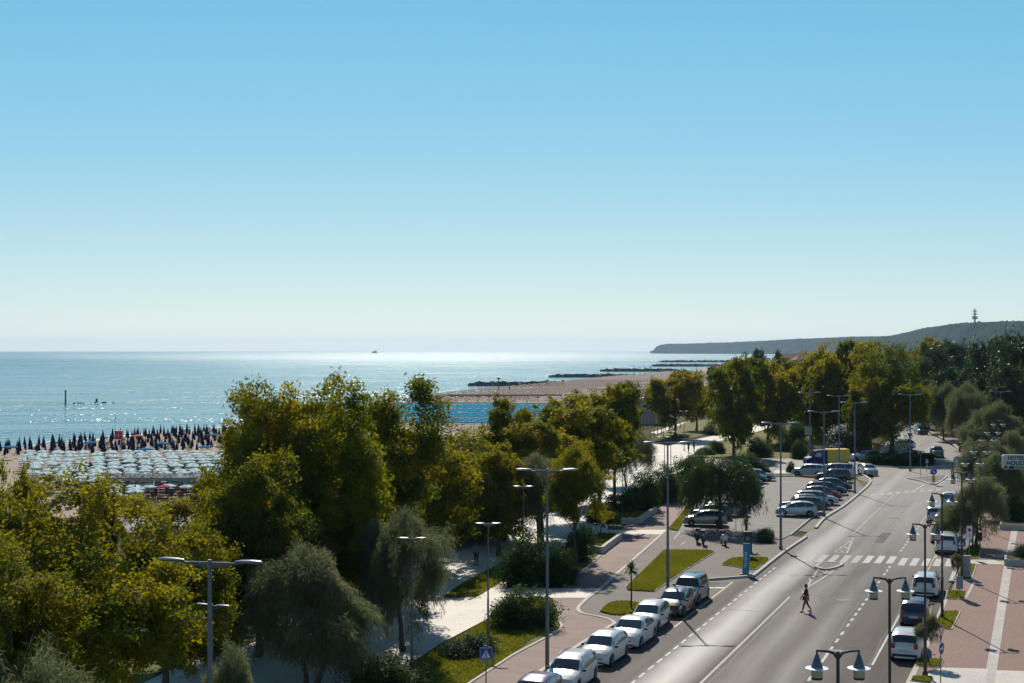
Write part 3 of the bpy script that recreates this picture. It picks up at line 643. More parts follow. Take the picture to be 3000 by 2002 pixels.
def shrub(name, px, base_y, top_y, width_px, pool, label, group=None, cat='shrub', depth=1.0, rz=None, Y=None, z0=0.0):
    global TCOUNT; TCOUNT += 1
    p = G(px, base_y, z0) if Y is None else Vector((AT(px, 1026, Y).x, Y, z0))
    me, blobs = pool[TCOUNT % len(pool)]
    xs = np.empty(len(me.vertices)*3, np.float32); me.vertices.foreach_get('co', xs); xs = xs.reshape(-1, 3)
    rx = np.percentile(np.abs(xs[:, 0]), 99); zt = np.percentile(xs[:, 2], 99.6)
    wid = width_px/F*p.y; sx = wid/2/rx
    p = p+Vector((0, wid*.5*depth*.8, 0)) if Y is None else p
    top = AT(px, top_y, p.y).z-z0
    root = empty(name, p, rz if rz is not None else random.uniform(0, 6.28), label, cat, group)
    c = link('foliage', me, None, root); c.scale = (sx, sx*depth, top/zt)
    mb = MB()
    for k in range(5):
        b = blobs[k]; mb.tube([(b[0]*.1, b[1]*.1, -.05), (b[0]*sx*.5, b[1]*sx*.5, top*.4), (b[0]*sx*.8, b[1]*sx*.8*depth, max(.3, b[2]*.8*top/zt))], [.05, .035, .015], 5)
    mb.build('stem', M_bark, root); return root
GP = 'plane trees along the promenade'
T = tree
# near left mass
T('plane_tree', 215, 0, 1392, 700, NEARP, 'broad yellow-green plane tree in the lower left beside the near street lamp', group=GP, Y=50, tr=.22, bottom=2090)
T('plane_tree', 10, 0, 1308, 270, NEARP, 'plane tree cut by the left edge of the picture in front of the beach', group=GP, Y=64, tr=.22)
T('plane_tree', 20, 0, 1560, 520, NEARP, 'lower yellowing plane tree at the left edge beside the broad one', group=GP, Y=44, tr=.2, bottom=2080)
T('plane_tree', 490, 0, 1480, 380, NEARP, 'bright green plane tree just behind the left street lamp head', group=GP, Y=64, tr=.2, bottom=1950)
T('plane_tree', 300, 0, 1388, 130, FARP, 'small plane crown in front of the blue closed umbrellas at left', group=GP, Y=82, tr=.18)
T('plane_tree', 650, 0, 1375, 250, FARP, 'plane tree with yellow shoots right of the beach pergola', group=GP, Y=84, tr=.2, bottom=1760)
T('plane_tree', 800, 0, 1122, 300, TALLP, 'tall green plane tree whose top rises over the sea, left one of the two tallest', group=GP, Y=80, tr=.25, bottom=1700)
T('plane_tree', 970, 0, 1105, 340, TALLP, 'tall dense green plane tree, right one of the two tallest', group=GP, Y=82, tr=.25, bottom=1700)
T('plane_tree', 990, 0, 1440, 330, NEARP, 'lit yellow-green plane tree below the tallest pair and left of the feathery tamarisks', group=GP, Y=78, tr=.2, bottom=1760)
T('plane_tree', 760, 0, 1320, 380, NEARP, 'full plane tree under the tallest left crown with bright lit edges', group=GP, Y=74, tr=.2, bottom=1800)
T('plane_tree', 1195, 0, 1105, 250, LOOSEP, 'tall thin reddish-brown plane tree with gaps showing the sea', group=GP, Y=92, tr=.2, bottom=1600)
T('plane_tree', 1240, 0, 1262, 300, FARP, 'dark brownish plane tree below the thin reddish one', group=GP, Y=104, tr=.2, bottom=1620)
T('plane_tree', 1090, 0, 1255, 260, FARP, 'dark plane tree wedged between the tallest green one and the reddish one', group=GP, Y=94, tr=.2, bottom=1600)
T('plane_tree', 1395, 0, 1262, 270, TALLP, 'bright green plane tree left of the promenade bicycles, below the turquoise umbrellas', group=GP, Y=118, tr=.2, bottom=1600)
T('plane_tree', 1492, 0, 1160, 150, FARP, 'slender plane tree in front of the turquoise umbrellas', group=GP, Y=124, tr=.2, bottom=1420)
T('plane_tree', 1580, 0, 1235, 230, FARP, 'olive-brown plane tree just right of the slender one at the turquoise umbrellas', group=GP, Y=122, tr=.2, bottom=1440)
T('plane_tree', 1460, 0, 1300, 200, FARP, 'dark plane tree left of the yellow one with thin trunk', group=GP, Y=110, tr=.2, bottom=1560)
T('plane_tree', 1690, 0, 1150, 260, FARP, 'round olive plane tree left of the dark crown by the pink building', group=GP, Y=134, tr=.2, bottom=1400)
T('plane_tree', 1800, 0, 1120, 150, FARP, 'dark plane tree directly left of the pink building', group=GP, Y=146, tr=.2, bottom=1330)
T('plane_tree', 1690, 0, 1290, 170, NEARP, 'small yellow plane tree above the white promenade, left of the fourth tall lamp', group=GP, Y=106, tr=.13, bottom=1520)
T('plane_tree', 1590, 0, 1330, 200, FARP, 'shaded plane tree behind the grey tamarisk in the middle of the park', group=GP, Y=116, tr=.2, bottom=1500)
T('plane_tree', 575, 0, 1440, 230, LOOSEP, 'yellow-leaved young plane tree right of the beach pergola posts', group=GP, Y=76, tr=.16, bottom=1700)
T('plane_tree', 1120, 0, 1420, 300, FARP, 'shaded plane tree behind the dark-trunked tamarisk', group=GP, Y=108, tr=.2, bottom=1620)
T('plane_tree', 1330, 0, 1370, 260, FARP, 'shaded olive plane tree over the promenade bicycles', group=GP, Y=120, tr=.2, bottom=1560)
T('plane_tree', 620, 0, 1560, 320, FARP, 'dark plane tree behind the near street lamp, over the grass strip', group=GP, Y=72, tr=.2, bottom=1850)
T('plane_tree', 1755, 0, 1215, 190, FARP, 'dark plane crown low behind the grey tamarisk left of the plaza', group=GP, Y=150, tr=.2, bottom=1390)
T('plane_tree', 1640, 0, 1165, 120, FARP, 'olive plane crown touching the far tan umbrellas', group=GP, Y=150, tr=.2, bottom=1350)
T('plane_tree', 890, 0, 1178, 260, FARP, 'dense plane tree filling the gap behind the two tallest', group=GP, Y=98, tr=.2, bottom=1560)
T('plane_tree', 1075, 0, 1190, 230, FARP, 'dense plane tree between the tallest pair and the thin reddish one', group=GP, Y=100, tr=.2, bottom=1560)
T('plane_tree', 1310, 0, 1265, 200, FARP, 'olive plane tree right of the thin reddish one, below the turquoise field', group=GP, Y=124, tr=.2, bottom=1520)
# park trees beyond the promenade bend
GB = 'big trees round the far lawns'
T('plane_tree', 1978, 1285, 1085, 165, FARP, 'round olive plane tree on the dry lawn right of the pink building', group=GB, bottom=1240, tr=.3)
T('plane_tree', 2040, 1262, 1120, 110, FARP, 'smaller plane tree behind the round one on the dry lawn', group=GB, bottom=1230, tr=.25)
T('plane_tree', 2150, 1335, 1040, 150, FARP, 'narrow upright plane tree beside the white path with foliage nearly to the ground', group=GB, bottom=1292, tr=.28)
T('plane_tree', 2250, 1300, 1050, 175, FARP, 'brown-tinged plane tree right of the narrow upright one', group=GB, bottom=1275, tr=.28)
T('plane_tree', 2375, 1290, 1032, 150, FARP, 'loose yellow-green plane tree above the blue van', group=GB, bottom=1270, tr=.25)
T('plane_tree', 2330, 1262, 1052, 120, FARP, 'olive plane tree filling the gap left of the loose yellow one', group=GB, bottom=1240, tr=.25)
T('plane_tree', 2485, 1300, 998, 200, FARP, 'tall olive plane tree between the loose yellow one and the darkest crown', group=GB, bottom=1290, tr=.3)
T('plane_tree', 2420, 1285, 1005, 160, FARP, 'tall plane tree breaking the skyline left of the darkest crown', group=GB, bottom=1270, tr=.3)
T('plane_tree', 2612, 1340, 1000, 245, NEARP, 'largest darkest plane tree overhanging the road past the roundabout', group=GB, bottom=1300, tr=.4)
T('plane_tree', 2548, 1345, 1100, 120, FARP, 'dark lower plane crown over the white car with roof box', group=GB, bottom=1310, tr=.3)
GN = 'dark pines at the right skyline'
pines = [(2735, 1010, 150, 330, 'pine nearest the darkest plane tree on the skyline'), (2800, 995, 120, 340, 'pine below the hilltop tower'), (2850, 1020, 120, 300, 'lower bright pine in front of the one under the tower'),
         (2905, 985, 130, 290, 'tall pine right of the tower'), (2965, 975, 150, 260, 'very dark tall pine second from the right edge'), (3040, 960, 190, 250, 'pine cut by the right edge of the picture'),
         (2700, 1045, 90, 290, 'round green tree just right of the darkest plane tree'), (2760, 1075, 110, 270, 'lower pine behind the grey tamarisks'), (2885, 1070, 130, 250, 'lower dark pine above the roadside lamps'), (2960, 1060, 130, 240, 'lower dark pine above the tan field')]
for (px, ty, wp, Y, lb) in pines:
    T('pine_tree', px, 0, ty, wp, PINEC, 'dark green '+lb, group=GN, Y=Y, tr=.3, bottom=(16.2*4100/Y)+1026-int(1.5*4100/Y))
T('plane_tree', 2728, 0, 985, 80, FARP, 'rusty brown tree crown poking over the pines', group=GN, Y=370, bottom=1080)
# tamarisks
GT = 'feathery tamarisks'
TT = lambda *a, **k: tree('tamarisk', *a, group=GT, **k)
TT(900, 2012, 1600, 350, TAMC, 'feathery grey-green tamarisk on the promenade in the lower left, left of the dark leaning one', stems=2, tr=.13, bottom=1955)
TT(1180, 1910, 1492, 290, TAMC, 'dark feathery tamarisk with dark trunk standing right of the lower-left one', tr=.16, bottom=1850)
TT(90, 0, 1880, 420, TAMC, 'pale tamarisk top in the bottom left corner', Y=40, tr=.13)
TT(690, 0, 1890, 190, TAMC, 'pale tamarisk tip at the bottom edge right of the near lamp post', Y=46, tr=.1)
TT(1580, 0, 1330, 215, TAMC, 'grey tamarisk behind the second tall lamp post', Y=112, tr=.12, bottom=1530)
TT(1835, 1425, 1255, 155, TAMC, 'grey tamarisk left of the white plaza', tr=.14, bottom=1395)
TT(2862, 1605, 1395, 175, TAMC, 'tamarisk beside the brick pavement behind the parked white van', tr=.17, bottom=1565, z0=.1)
TT(2930, 1520, 1325, 160, TAMC, 'tamarisk right of and behind the one over the white van', tr=.15, bottom=1490, z0=.1)
TT(2895, 1480, 1285, 160, TAMC, 'tamarisk under the hanging lantern lamps, middle of the right row', tr=.15, bottom=1440, z0=.1)
TT(2905, 1360, 1175, 150, TAMC, 'big pale tamarisk left of the tan field', tr=.17, bottom=1330)
TT(2830, 1318, 1120, 120, TAMC, 'tamarisk beside the far road above the parked motorcycle', tr=.15, bottom=1290)
TT(2765, 1290, 1115, 100, TAMC, 'farthest tamarisk next to the far road right of the red car', tr=.15, bottom=1262)
TT(2960, 1420, 1260, 110, TAMC, 'tamarisk behind the hotel sign', tr=.15, bottom=1395)
T('weeping_tree', 2112, 1552, 1335, 250, DROOPC, 'dark umbrella-shaped weeping tree at the car park entrance', group=None, tr=.2, bottom=1500)
# shrubs
SH = shrub
GS = 'rounded shrubs in the lawns'
SH('shrub', 1560, 1722, 1570, 190, SHRUBC, 'large dark shrub between the promenade and the cycle path, biggest of the park', GS)
SH('shrub', 1650, 1718, 1600, 110, SHRUBC, 'light green side shrub hugging the biggest shrub', GS)
SH('shrub', 1692, 1650, 1540, 110, SHRUBC, 'dark shrub behind the biggest one, left of the planter wall', GS)
SH('shrub', 1535, 1850, 1726, 200, SHRUBC, 'wide grey-green shrub beside the second tall lamp post', GS, depth=.8)
SH('low_shrub', 1375, 1935, 1862, 205, LOWC, 'low spreading rosemary-like shrub left of the crossing sign', GS, depth=1, rz=.9)
SH('shrub', 1130, 2050, 1912, 260, SHRUBC, 'dark shrub at the bottom edge under the tamarisks', GS)
SH('shrub', 1893, 1500, 1378, 115, SHRUBC, 'tall bright green shrub behind the planter wall', GS)
SH('shrub', 1962, 1475, 1360, 90, SHRUBC, 'dark tall shrub left of the weeping tree', GS)
SH('shrub', 2050, 1440, 1330, 130, SHRUBC, 'leafy shrub behind the weeping tree, left', GS)
SH('shrub', 2190, 1400, 1325, 110, SHRUBC, 'green shrub behind the weeping tree, right, over the parked cars', GS)
SH('shrub', 2240, 1398, 1355, 60, SHRUBC, 'small shrub at the corner of the car park', GS)
SH('shrub', 2106, 1330, 1292, 50, SHRUBC, 'clipped round bush on the bend of the white path', GS)
SH('shrub', 2070, 1334, 1312, 60, LOWC, 'low bush left of the clipped round one', GS)
SH('shrub', 2232, 1340, 1282, 75, SHRUBC, 'dark purple-green bush on the lawn above the car park', GS)
SH('shrub', 2330, 1325, 1240, 90, SHRUBC, 'green bush behind the blue van bonnet', GS)
SH('shrub', 2345, 1345, 1290, 50, SHRUBC, 'dark bush left of the blue van', GS)
SH('shrub', 2318, 1385, 1352, 26, SHRUBC, 'small bright bush in front of the blue van', GS)
SH('oleander', 2480, 1345, 1246, 100, BLOSC, 'white-flowering oleander behind the blue van')
SH('oleander', 2530, 1345, 1262, 60, BLOSC, 'smaller white-flecked oleander left of the darkest plane tree')
SH('shrub', 2085, 1275, 1245, 130, LOWC, 'hedge-like low bush along the dry lawn', GS, depth=.5)
SH('shrub', 1990, 1286, 1272, 110, LOWC, 'dark low bush at the foot of the round olive plane tree', GS, depth=.5)
SH('shrub', 2252, 1592, 1548, 90, LOWC, 'prickly low bush by the tall lamp at the car park entrance', GS)
SH('shrub', 2975, 1545, 1455, 70, SHRUBC, 'leafy shrub in a planter at the right edge of the pavement', GS)
SH('shrub', 3005, 1660, 1590, 80, SHRUBC, 'leafy shrub cut by the right edge of the picture', GS)
SH('shrub', 3000, 1520, 1380, 70, SHRUBC, 'tall shrub at the right edge below the hotel sign', GS)
SH('shrub', 2990, 1310, 1250, 50, SHRUBC, 'shrub in front of the white gate at right', GS)
GK = 'small trees on the planter lawns'
T('small_tree', 1757, 1566, 1475, 100, SMALLC, 'small multi-stemmed tree on the nearer planter lawn', group=GK, stems=2, tr=.06, nodes=6, bottom=1540)
T('small_tree', 1821, 1519, 1440, 95, SMALLC, 'small multi-stemmed tree on the farther planter lawn', group=GK, stems=2, tr=.06, nodes=6, bottom=1500)
T('small_tree', 2722, 1946, 1800, 66, TAMC, 'spindly young tamarisk in the grass bed beside the white hatchback', group=None, tr=.04, bottom=1875, z0=.1)
T('small_tree', 2801, 1748, 1620, 34, TAMC, 'spindly young tree in the grass bed beside the grey cabinet', group=None, tr=.03, bottom=1672, z0=.1)
def hedge():
    c = G(2665, 1369)+Vector((0, 4.9, 0)); g = np.random.default_rng(5); n = 26000
    a = g.uniform(0, 2*np.pi, n); r = 4.6*np.sqrt(g.uniform(.55, 1, n)); lump = .18*np.sin(a*9)+.12*np.sin(a*17+1)
    P = np.stack([np.cos(a)*r*1.02, np.sin(a)*r, g.uniform(.05, 1, n)**.7*(1.35+lump)], 1)+g.normal(0, .06, (n, 3))
    nrm = unit(g.normal(size=(n, 3))+[0, 0, .6]); U = unit(np.cross(nrm, g.normal(size=(n, 3)))); V = np.cross(nrm, U)
    me = quads_mesh('hedge', P, U*.11, V*.06, np.clip(g.normal(.42, .1, n), 0, 1), M_ole)
    o = link('foliage', me); root = empty('roundabout_hedge', (c.x, c.y, 0), 0, 'ring of clipped dark hedge on the roundabout island', 'hedge'); o.parent = root
    me, b = crown('x', 77, (3.4, 3.4, 1.9), 20, 380, 9000, .1, M_rosem, .75, .15, 'dome', 0, .3, .2); link('inner_planting', me, None, root)
    p = [(c.x+math.cos(t)*6.0, c.y+math.sin(t)*6.0) for t in np.linspace(0, 2*math.pi, 40)]
    sheet('traffic_island', p[:-1], .1, M_pave, px=False); kerb('kerb', p, .25, .14, px=False)
hedge()
# ragged grass along lawn edges and tufts on the lawns (nobody could count it)
def grass():
    g = np.random.default_rng(9); Ps = []
    for pts, n in ((LAWN1, 26000), (LAWN2, 5000), (LAWN3, 4000), ([Z3(170, 1140), Z3(360, 1150), Z3(350, 1175), Z3(190, 1310), Z3(100, 1300)], 2500), ([Z3(320, 1000), Z3(480, 915), Z3(690, 925), Z3(520, 1020)], 2500),
                   ([Z8(1560, 790), Z8(1830, 780), Z8(2030, 655), Z8(2060, 500), Z8(1700, 690)], 6000), ([(1213, 1945), (1428, 1820), (1480, 1757), (1610, 1755), (1630, 1822), (1500, 1918), (1375, 2000), (1150, 2100)], 26000), ([(2014, 1484), (1962, 1548), (1985, 1556), (2050, 1450)], 2500)) + tuple((b, 1200) for b in BEDS):
        P = [G(*p) for p in pts]; P2 = [Vector((p.x, p.y, 0)) for p in P]
        tr = tessellate_polygon([P2]); ar = np.array([abs((P2[b]-P2[a]).cross(P2[c]-P2[a]).z) for a, b, c in tr]); ar = ar/ar.sum()
        k = g.choice(len(tr), n, p=ar); u = g.uniform(size=(n, 2)); u[u.sum(1) > 1] = 1-u[u.sum(1) > 1]
        A = np.array([P2[tr[i][0]] for i in k]); B = np.array([P2[tr[i][1]] for i in k]); C = np.array([P2[tr[i][2]] for i in k])
        q = A+(B-A)*u[:, :1]+(C-A)*u[:, 1:]; q[:, 2] = .09 if pts not in BEDS else .2; Ps.append(q)
    P = np.concatenate(Ps); n = len(P)
    U = unit(np.stack([g.normal(0, .4, n), g.normal(0, .4, n), np.ones(n)], 1))*g.uniform(.04, .09, (n, 1))
    V = unit(np.cross(U, g.normal(size=(n, 3))))*.035
    ct = np.sin(P[:, 0]*.9)*np.cos(P[:, 1]*.7)*.12
    o = link('grass', quads_mesh('grass', P, U, V, np.clip(g.normal(.45, .15, n)+ct, 0, 1), M_grassb)); tag(o, 'short grass on the lawns and beds', 'grass', kind='stuff')
grass()

# ------------------------------------------------------------------ street lamps
def cobra_lamp(span=3.1, h=10.2, r=.085, name='street_lamp', head=(.78, .3, .13)):
    root = empty(name)
    pole = MB(); pole.tube([(0, 0, 0), (0, 0, h*.33), (0, 0, h*.335), (0, 0, h+.12)], [r*1.25, r*1.2, r, r*.62], 10); pole.lathe([(r*1.9, 0), (r*1.9, .25), (r*1.2, .32)], 10)
    pole.build('pole', M_grey, root, True, 40)
    for sgn in (-1, 1):
        arm = MB(); arm.tube([(0, 0, h-.1), (sgn*span*.12, 0, h-.02), (sgn*span*.33, 0, h+.06)], [.05, .045, .035], 8)
        arm.box((sgn*span*.1, 0, h+.02), (span*.2, .03, .08)); arm.build('arm', M_grey, root, True, 40)
        hd = MB(); L, W, H = head; cx = sgn*(span/2-L/2)
        prof = [(-.5, .25, .5), (-.4, .7, .8), (-.1, 1, 1), (.25, .85, .8), (.5, .35, .35)]
        vs = []; fs = []
        for (x, wy, hz) in prof:
            for k in range(8):
                t = 2*math.pi*k/8; vs.append((cx-sgn*x*L, math.cos(t)*W/2*wy, h+.09+math.sin(t)*H/2*hz))
        for i in range(4):
            for k in range(8): fs.append((i*8+k, i*8+(k+1) % 8, (i+1)*8+(k+1) % 8, (i+1)*8+k))
        fs += [tuple(range(8)), tuple(32+k for k in range(8))]
        hd.add(vs, fs); hd.build('lamp_head', M_lgrey, root, True, 50)
    register(root); return root
def lantern_lamp():
    root = empty('lantern_lamp'); h = 7.5
    MB().tube([(0, 0, 0), (0, 0, 2.4), (0, 0, 2.42), (0, 0, h)], [.085, .08, .055, .05], 10).lathe([(.14, 0), (.14, .2), (.09, .26)], 10).build('pole', M_dark, root, True, 40)
    for s in (-1, 1):
        MB().tube([(0, 0, h-.22), (s*.12, 0, h-.05), (s*.3, 0, h), (s*.62, 0, h+.02)], [.045, .045, .04, .03], 8).tube([(s*.6, 0, h+.03), (s*.6, 0, h-.08)], .03, 6).build('arm', M_dark, root, True, 40)
        cn = MB().lathe([(.03, h-.08), (.05, h-.1), (.16, h-.42), (.17, h-.45), (.1, h-.5)], 16, (s*.6, 0, 0)).build('lantern_cap', M_cone, root, True, 35)
        MB().lathe([(.17, h-.46), (.33, h-.475), (.335, h-.49), (.17, h-.5)], 22, (s*.6, 0, 0)).build('shade_disc', M_white, cn)
        MB().lathe([(.13, h-.5), (.17, h-.53), (.165, h-.72), (.15, h-.74)], 16, (s*.6, 0, 0)).build('lantern_glass', M_mglass, cn, True, 35)
        MB().lathe([(.16, h-.74), (.17, h-.76), (.15, h-.8)], 16, (s*.6, 0, 0)).build('lantern_base', M_dark, cn, True, 35)
    register(root); return root
A0 = cobra_lamp()
spots = [(615, 39.3, 'street lamp nearest the camera with two big grey heads, among the left trees'), (1603, 69.3, 'tall two-armed street lamp beside the wide grey-green shrub'), (1956, 89.8, 'tall two-armed street lamp behind the dark car parked in the kerb row'),
         (2287, 113.9, 'tall two-armed street lamp carrying a blue sign at the car park entrance'), (2413.7, 135, 'tall two-armed street lamp on the pavement beside the row of parked cars'), (2503.7, 158.5, 'tall two-armed street lamp at the end of the kerb by the roundabout'),
         (2458, 182, 'tall street lamp behind the blue van'), (2524, 213, 'tall street lamp under the darkest plane tree'), (2666, 187, 'bare tall lamp pole on the island by the roundabout hedge'), (2744, 280, 'distant street lamp in front of the tamarisk row'),
         (2808, 262, 'distant street lamp left of the tan field'), (2918, 225, 'distant two-armed lamp over the dark wall, left one of a pair'), (2931, 201, 'distant two-armed lamp over the dark wall, right one of a pair'), (2373, 196, 'street lamp pole over the lawn left of the blue van')]
for i, (px, Z, lb) in enumerate(spots):
    o = A0 if i == 0 else dup(A0); o.location = (AT(px, 1026, Z).x, Z, 0); o.rotation_euler.z = R(-12 if i == 0 else 0); tag(o, lb, 'street lamp', 'tall two-armed street lamps')
for i, (px, Z, lb) in enumerate([(2453.6, 40, 'lantern lamp at the bottom edge, nearest of the hanging-lantern lamps'), (2605, 52.8, 'lantern lamp standing before the white hatchback'), (2709, 69.1, 'lantern lamp before the white car rears, its pole foot on the kerb'),
        (2759, 83.9, 'lantern lamp rising from the grass bed by the dark parked car'), (2816.6, 98.4, 'lantern lamp in front of the big pavement tamarisk'), (2848.5, 112, 'lantern lamp beside the round mirror at the roadside'),
        (2871, 125, 'lantern lamp with its pole among the tamarisks left of the hotel sign'), (2893, 141, 'lantern lamp above the motorcycle, third from the far end'), (2907.5, 154, 'second farthest lantern lamp'), (2923.5, 171, 'farthest lantern lamp, below the tan field')]):
    if i == 0: L0_ = lantern_lamp(); o = L0_
    else: o = dup(L0_)
    o.location = (AT(px, 1026, Z).x, Z, .1 if Z < 112 else .1); tag(o, lb, 'street lamp', 'double hanging-lantern lamps')
for i, (px, Z, lb) in enumerate([(622, 54, 'promenade lamp with two flat bright heads half hidden behind the near street lamp pole'), (1207, 73.2, 'slim promenade lamp in front of the dark trunked tamarisk'), (1430, 79.4, 'slim promenade lamp between the two walkers and the low shrub'),
        (1533, 101, 'slim promenade lamp behind the biggest shrub'), (1824, 147, 'slim promenade lamp in the grey tamarisk left of the plaza'), (1947, 158, 'slim promenade lamp left of the tall post on the plaza'), (1965, 168, 'slim promenade lamp just right of the tall post on the plaza'), (2004, 225, 'slim lamp by the pair of walkers on the white path'), (1943, 262, 'slim lamp at the dry lawn left of the round plane tree')]):
    if i == 0: P0_ = cobra_lamp(1.5, 6.3, .05, 'promenade_lamp', (.55, .22, .06)); o = P0_
    else: o = dup(P0_)
    o.location = (AT(px, 1026, Z).x, Z, 0); o.rotation_euler.z = R([-20, 0, 0, -5, 0, 0, 0, 5, 0][i]); tag(o, lb, 'street lamp', 'small promenade lamps')
# ------------------------------------------------------------------ cars
def interp(P, x):
    xs = [p[0] for p in P]; ys = [p[1] for p in P]; return float(np.interp(x, xs, ys))
KIND = {  # profile points are (x as a fraction of the half length, rear -1 .. front +1, height)
 'hatch': dict(L=4.0, W=1.70, top=[(-1, .62), (-.985, .84), (-.95, 1.0), (-.80, 1.34), (-.6, 1.45), (-.2, 1.50), (.1, 1.45), (.24, 1.38), (.54, 1.0), (.78, .9), (.93, .76), (1, .56)],
    belt=[(-1, .55), (-.98, .8), (-.9, .98), (-.5, .95), (.1, .9), (.5, .88), (.8, .82), (.95, .66), (1, .5)], ws=(.255, .52), rw=(-.945, -.80), sw=[(-.80, -.42), (-.39, .02), (.05, .46)], whl=(-.62, .64), g=.2),
 'wagon': dict(L=4.45, W=1.74, top=[(-1, .6), (-.985, .84), (-.96, 1.0), (-.86, 1.36), (-.7, 1.45), (-.2, 1.49), (.12, 1.44), (.24, 1.38), (.50, 1.0), (.78, .9), (.93, .76), (1, .56)],
    belt=[(-1, .55), (-.98, .8), (-.92, .98), (-.5, .95), (.1, .9), (.5, .88), (.8, .82), (.95, .66), (1, .5)], ws=(.255, .485), rw=(-.955, -.865), sw=[(-.86, -.56), (-.53, -.2), (-.17, .14), (.17, .42)], whl=(-.6, .64), g=.2),
 'suv': dict(L=4.35, W=1.82, top=[(-1, .62), (-.99, .95), (-.96, 1.15), (-.86, 1.5), (-.7, 1.62), (-.2, 1.67), (.1, 1.63), (.22, 1.56), (.46, 1.18), (.8, 1.08), (.95, .9), (1, .62)],
    belt=[(-1, .6), (-.985, .9), (-.92, 1.12), (-.5, 1.1), (.1, 1.05), (.5, 1.03), (.85, .98), (.96, .8), (1, .55)], ws=(.235, .445), rw=(-.955, -.865), sw=[(-.86, -.56), (-.53, -.16), (-.13, .38)], whl=(-.62, .64), g=.27),
 'boxy': dict(L=4.0, W=1.76, top=[(-1, .6), (-.995, .95), (-.985, 1.1), (-.94, 1.55), (-.85, 1.64), (-.2, 1.68), (.25, 1.66), (.36, 1.6), (.52, 1.16), (.84, 1.08), (.97, .95), (1, .6)],
    belt=[(-1, .6), (-.99, .95), (-.96, 1.08), (-.5, 1.05), (.1, 1.03), (.5, 1.02), (.85, .98), (.97, .85), (1, .55)], ws=(.37, .51), rw=(-.982, -.945), sw=[(-.9, -.55), (-.52, -.1), (-.07, .42)], whl=(-.62, .66), g=.24),
 'sedan': dict(L=4.5, W=1.76, top=[(-1, .58), (-.985, .84), (-.93, .97), (-.72, 1.03), (-.42, 1.36), (-.1, 1.44), (.1, 1.43), (.22, 1.37), (.50, 1.0), (.78, .9), (.93, .74), (1, .54)],
    belt=[(-1, .52), (-.98, .78), (-.9, .93), (-.5, .95), (.1, .92), (.5, .88), (.8, .82), (.95, .64), (1, .5)], ws=(.235, .485), rw=(-.70, -.44), sw=[(-.6, -.2), (-.17, .42)], whl=(-.6, .64), g=.18),
 'van': dict(L=4.6, W=1.82, top=[(-1, .62), (-.99, .95), (-.97, 1.15), (-.93, 1.68), (-.85, 1.78), (-.2, 1.82), (.25, 1.78), (.38, 1.68), (.66, 1.12), (.84, 1.0), (.95, .85), (1, .6)],
    belt=[(-1, .6), (-.985, .95), (-.95, 1.12), (-.5, 1.1), (.1, 1.08), (.5, 1.02), (.85, .95), (.96, .75), (1, .55)], ws=(.40, .645), rw=(-.965, -.935), sw=[(-.88, -.5), (-.47, -.02), (.01, .48)], whl=(-.62, .68), g=.2)}
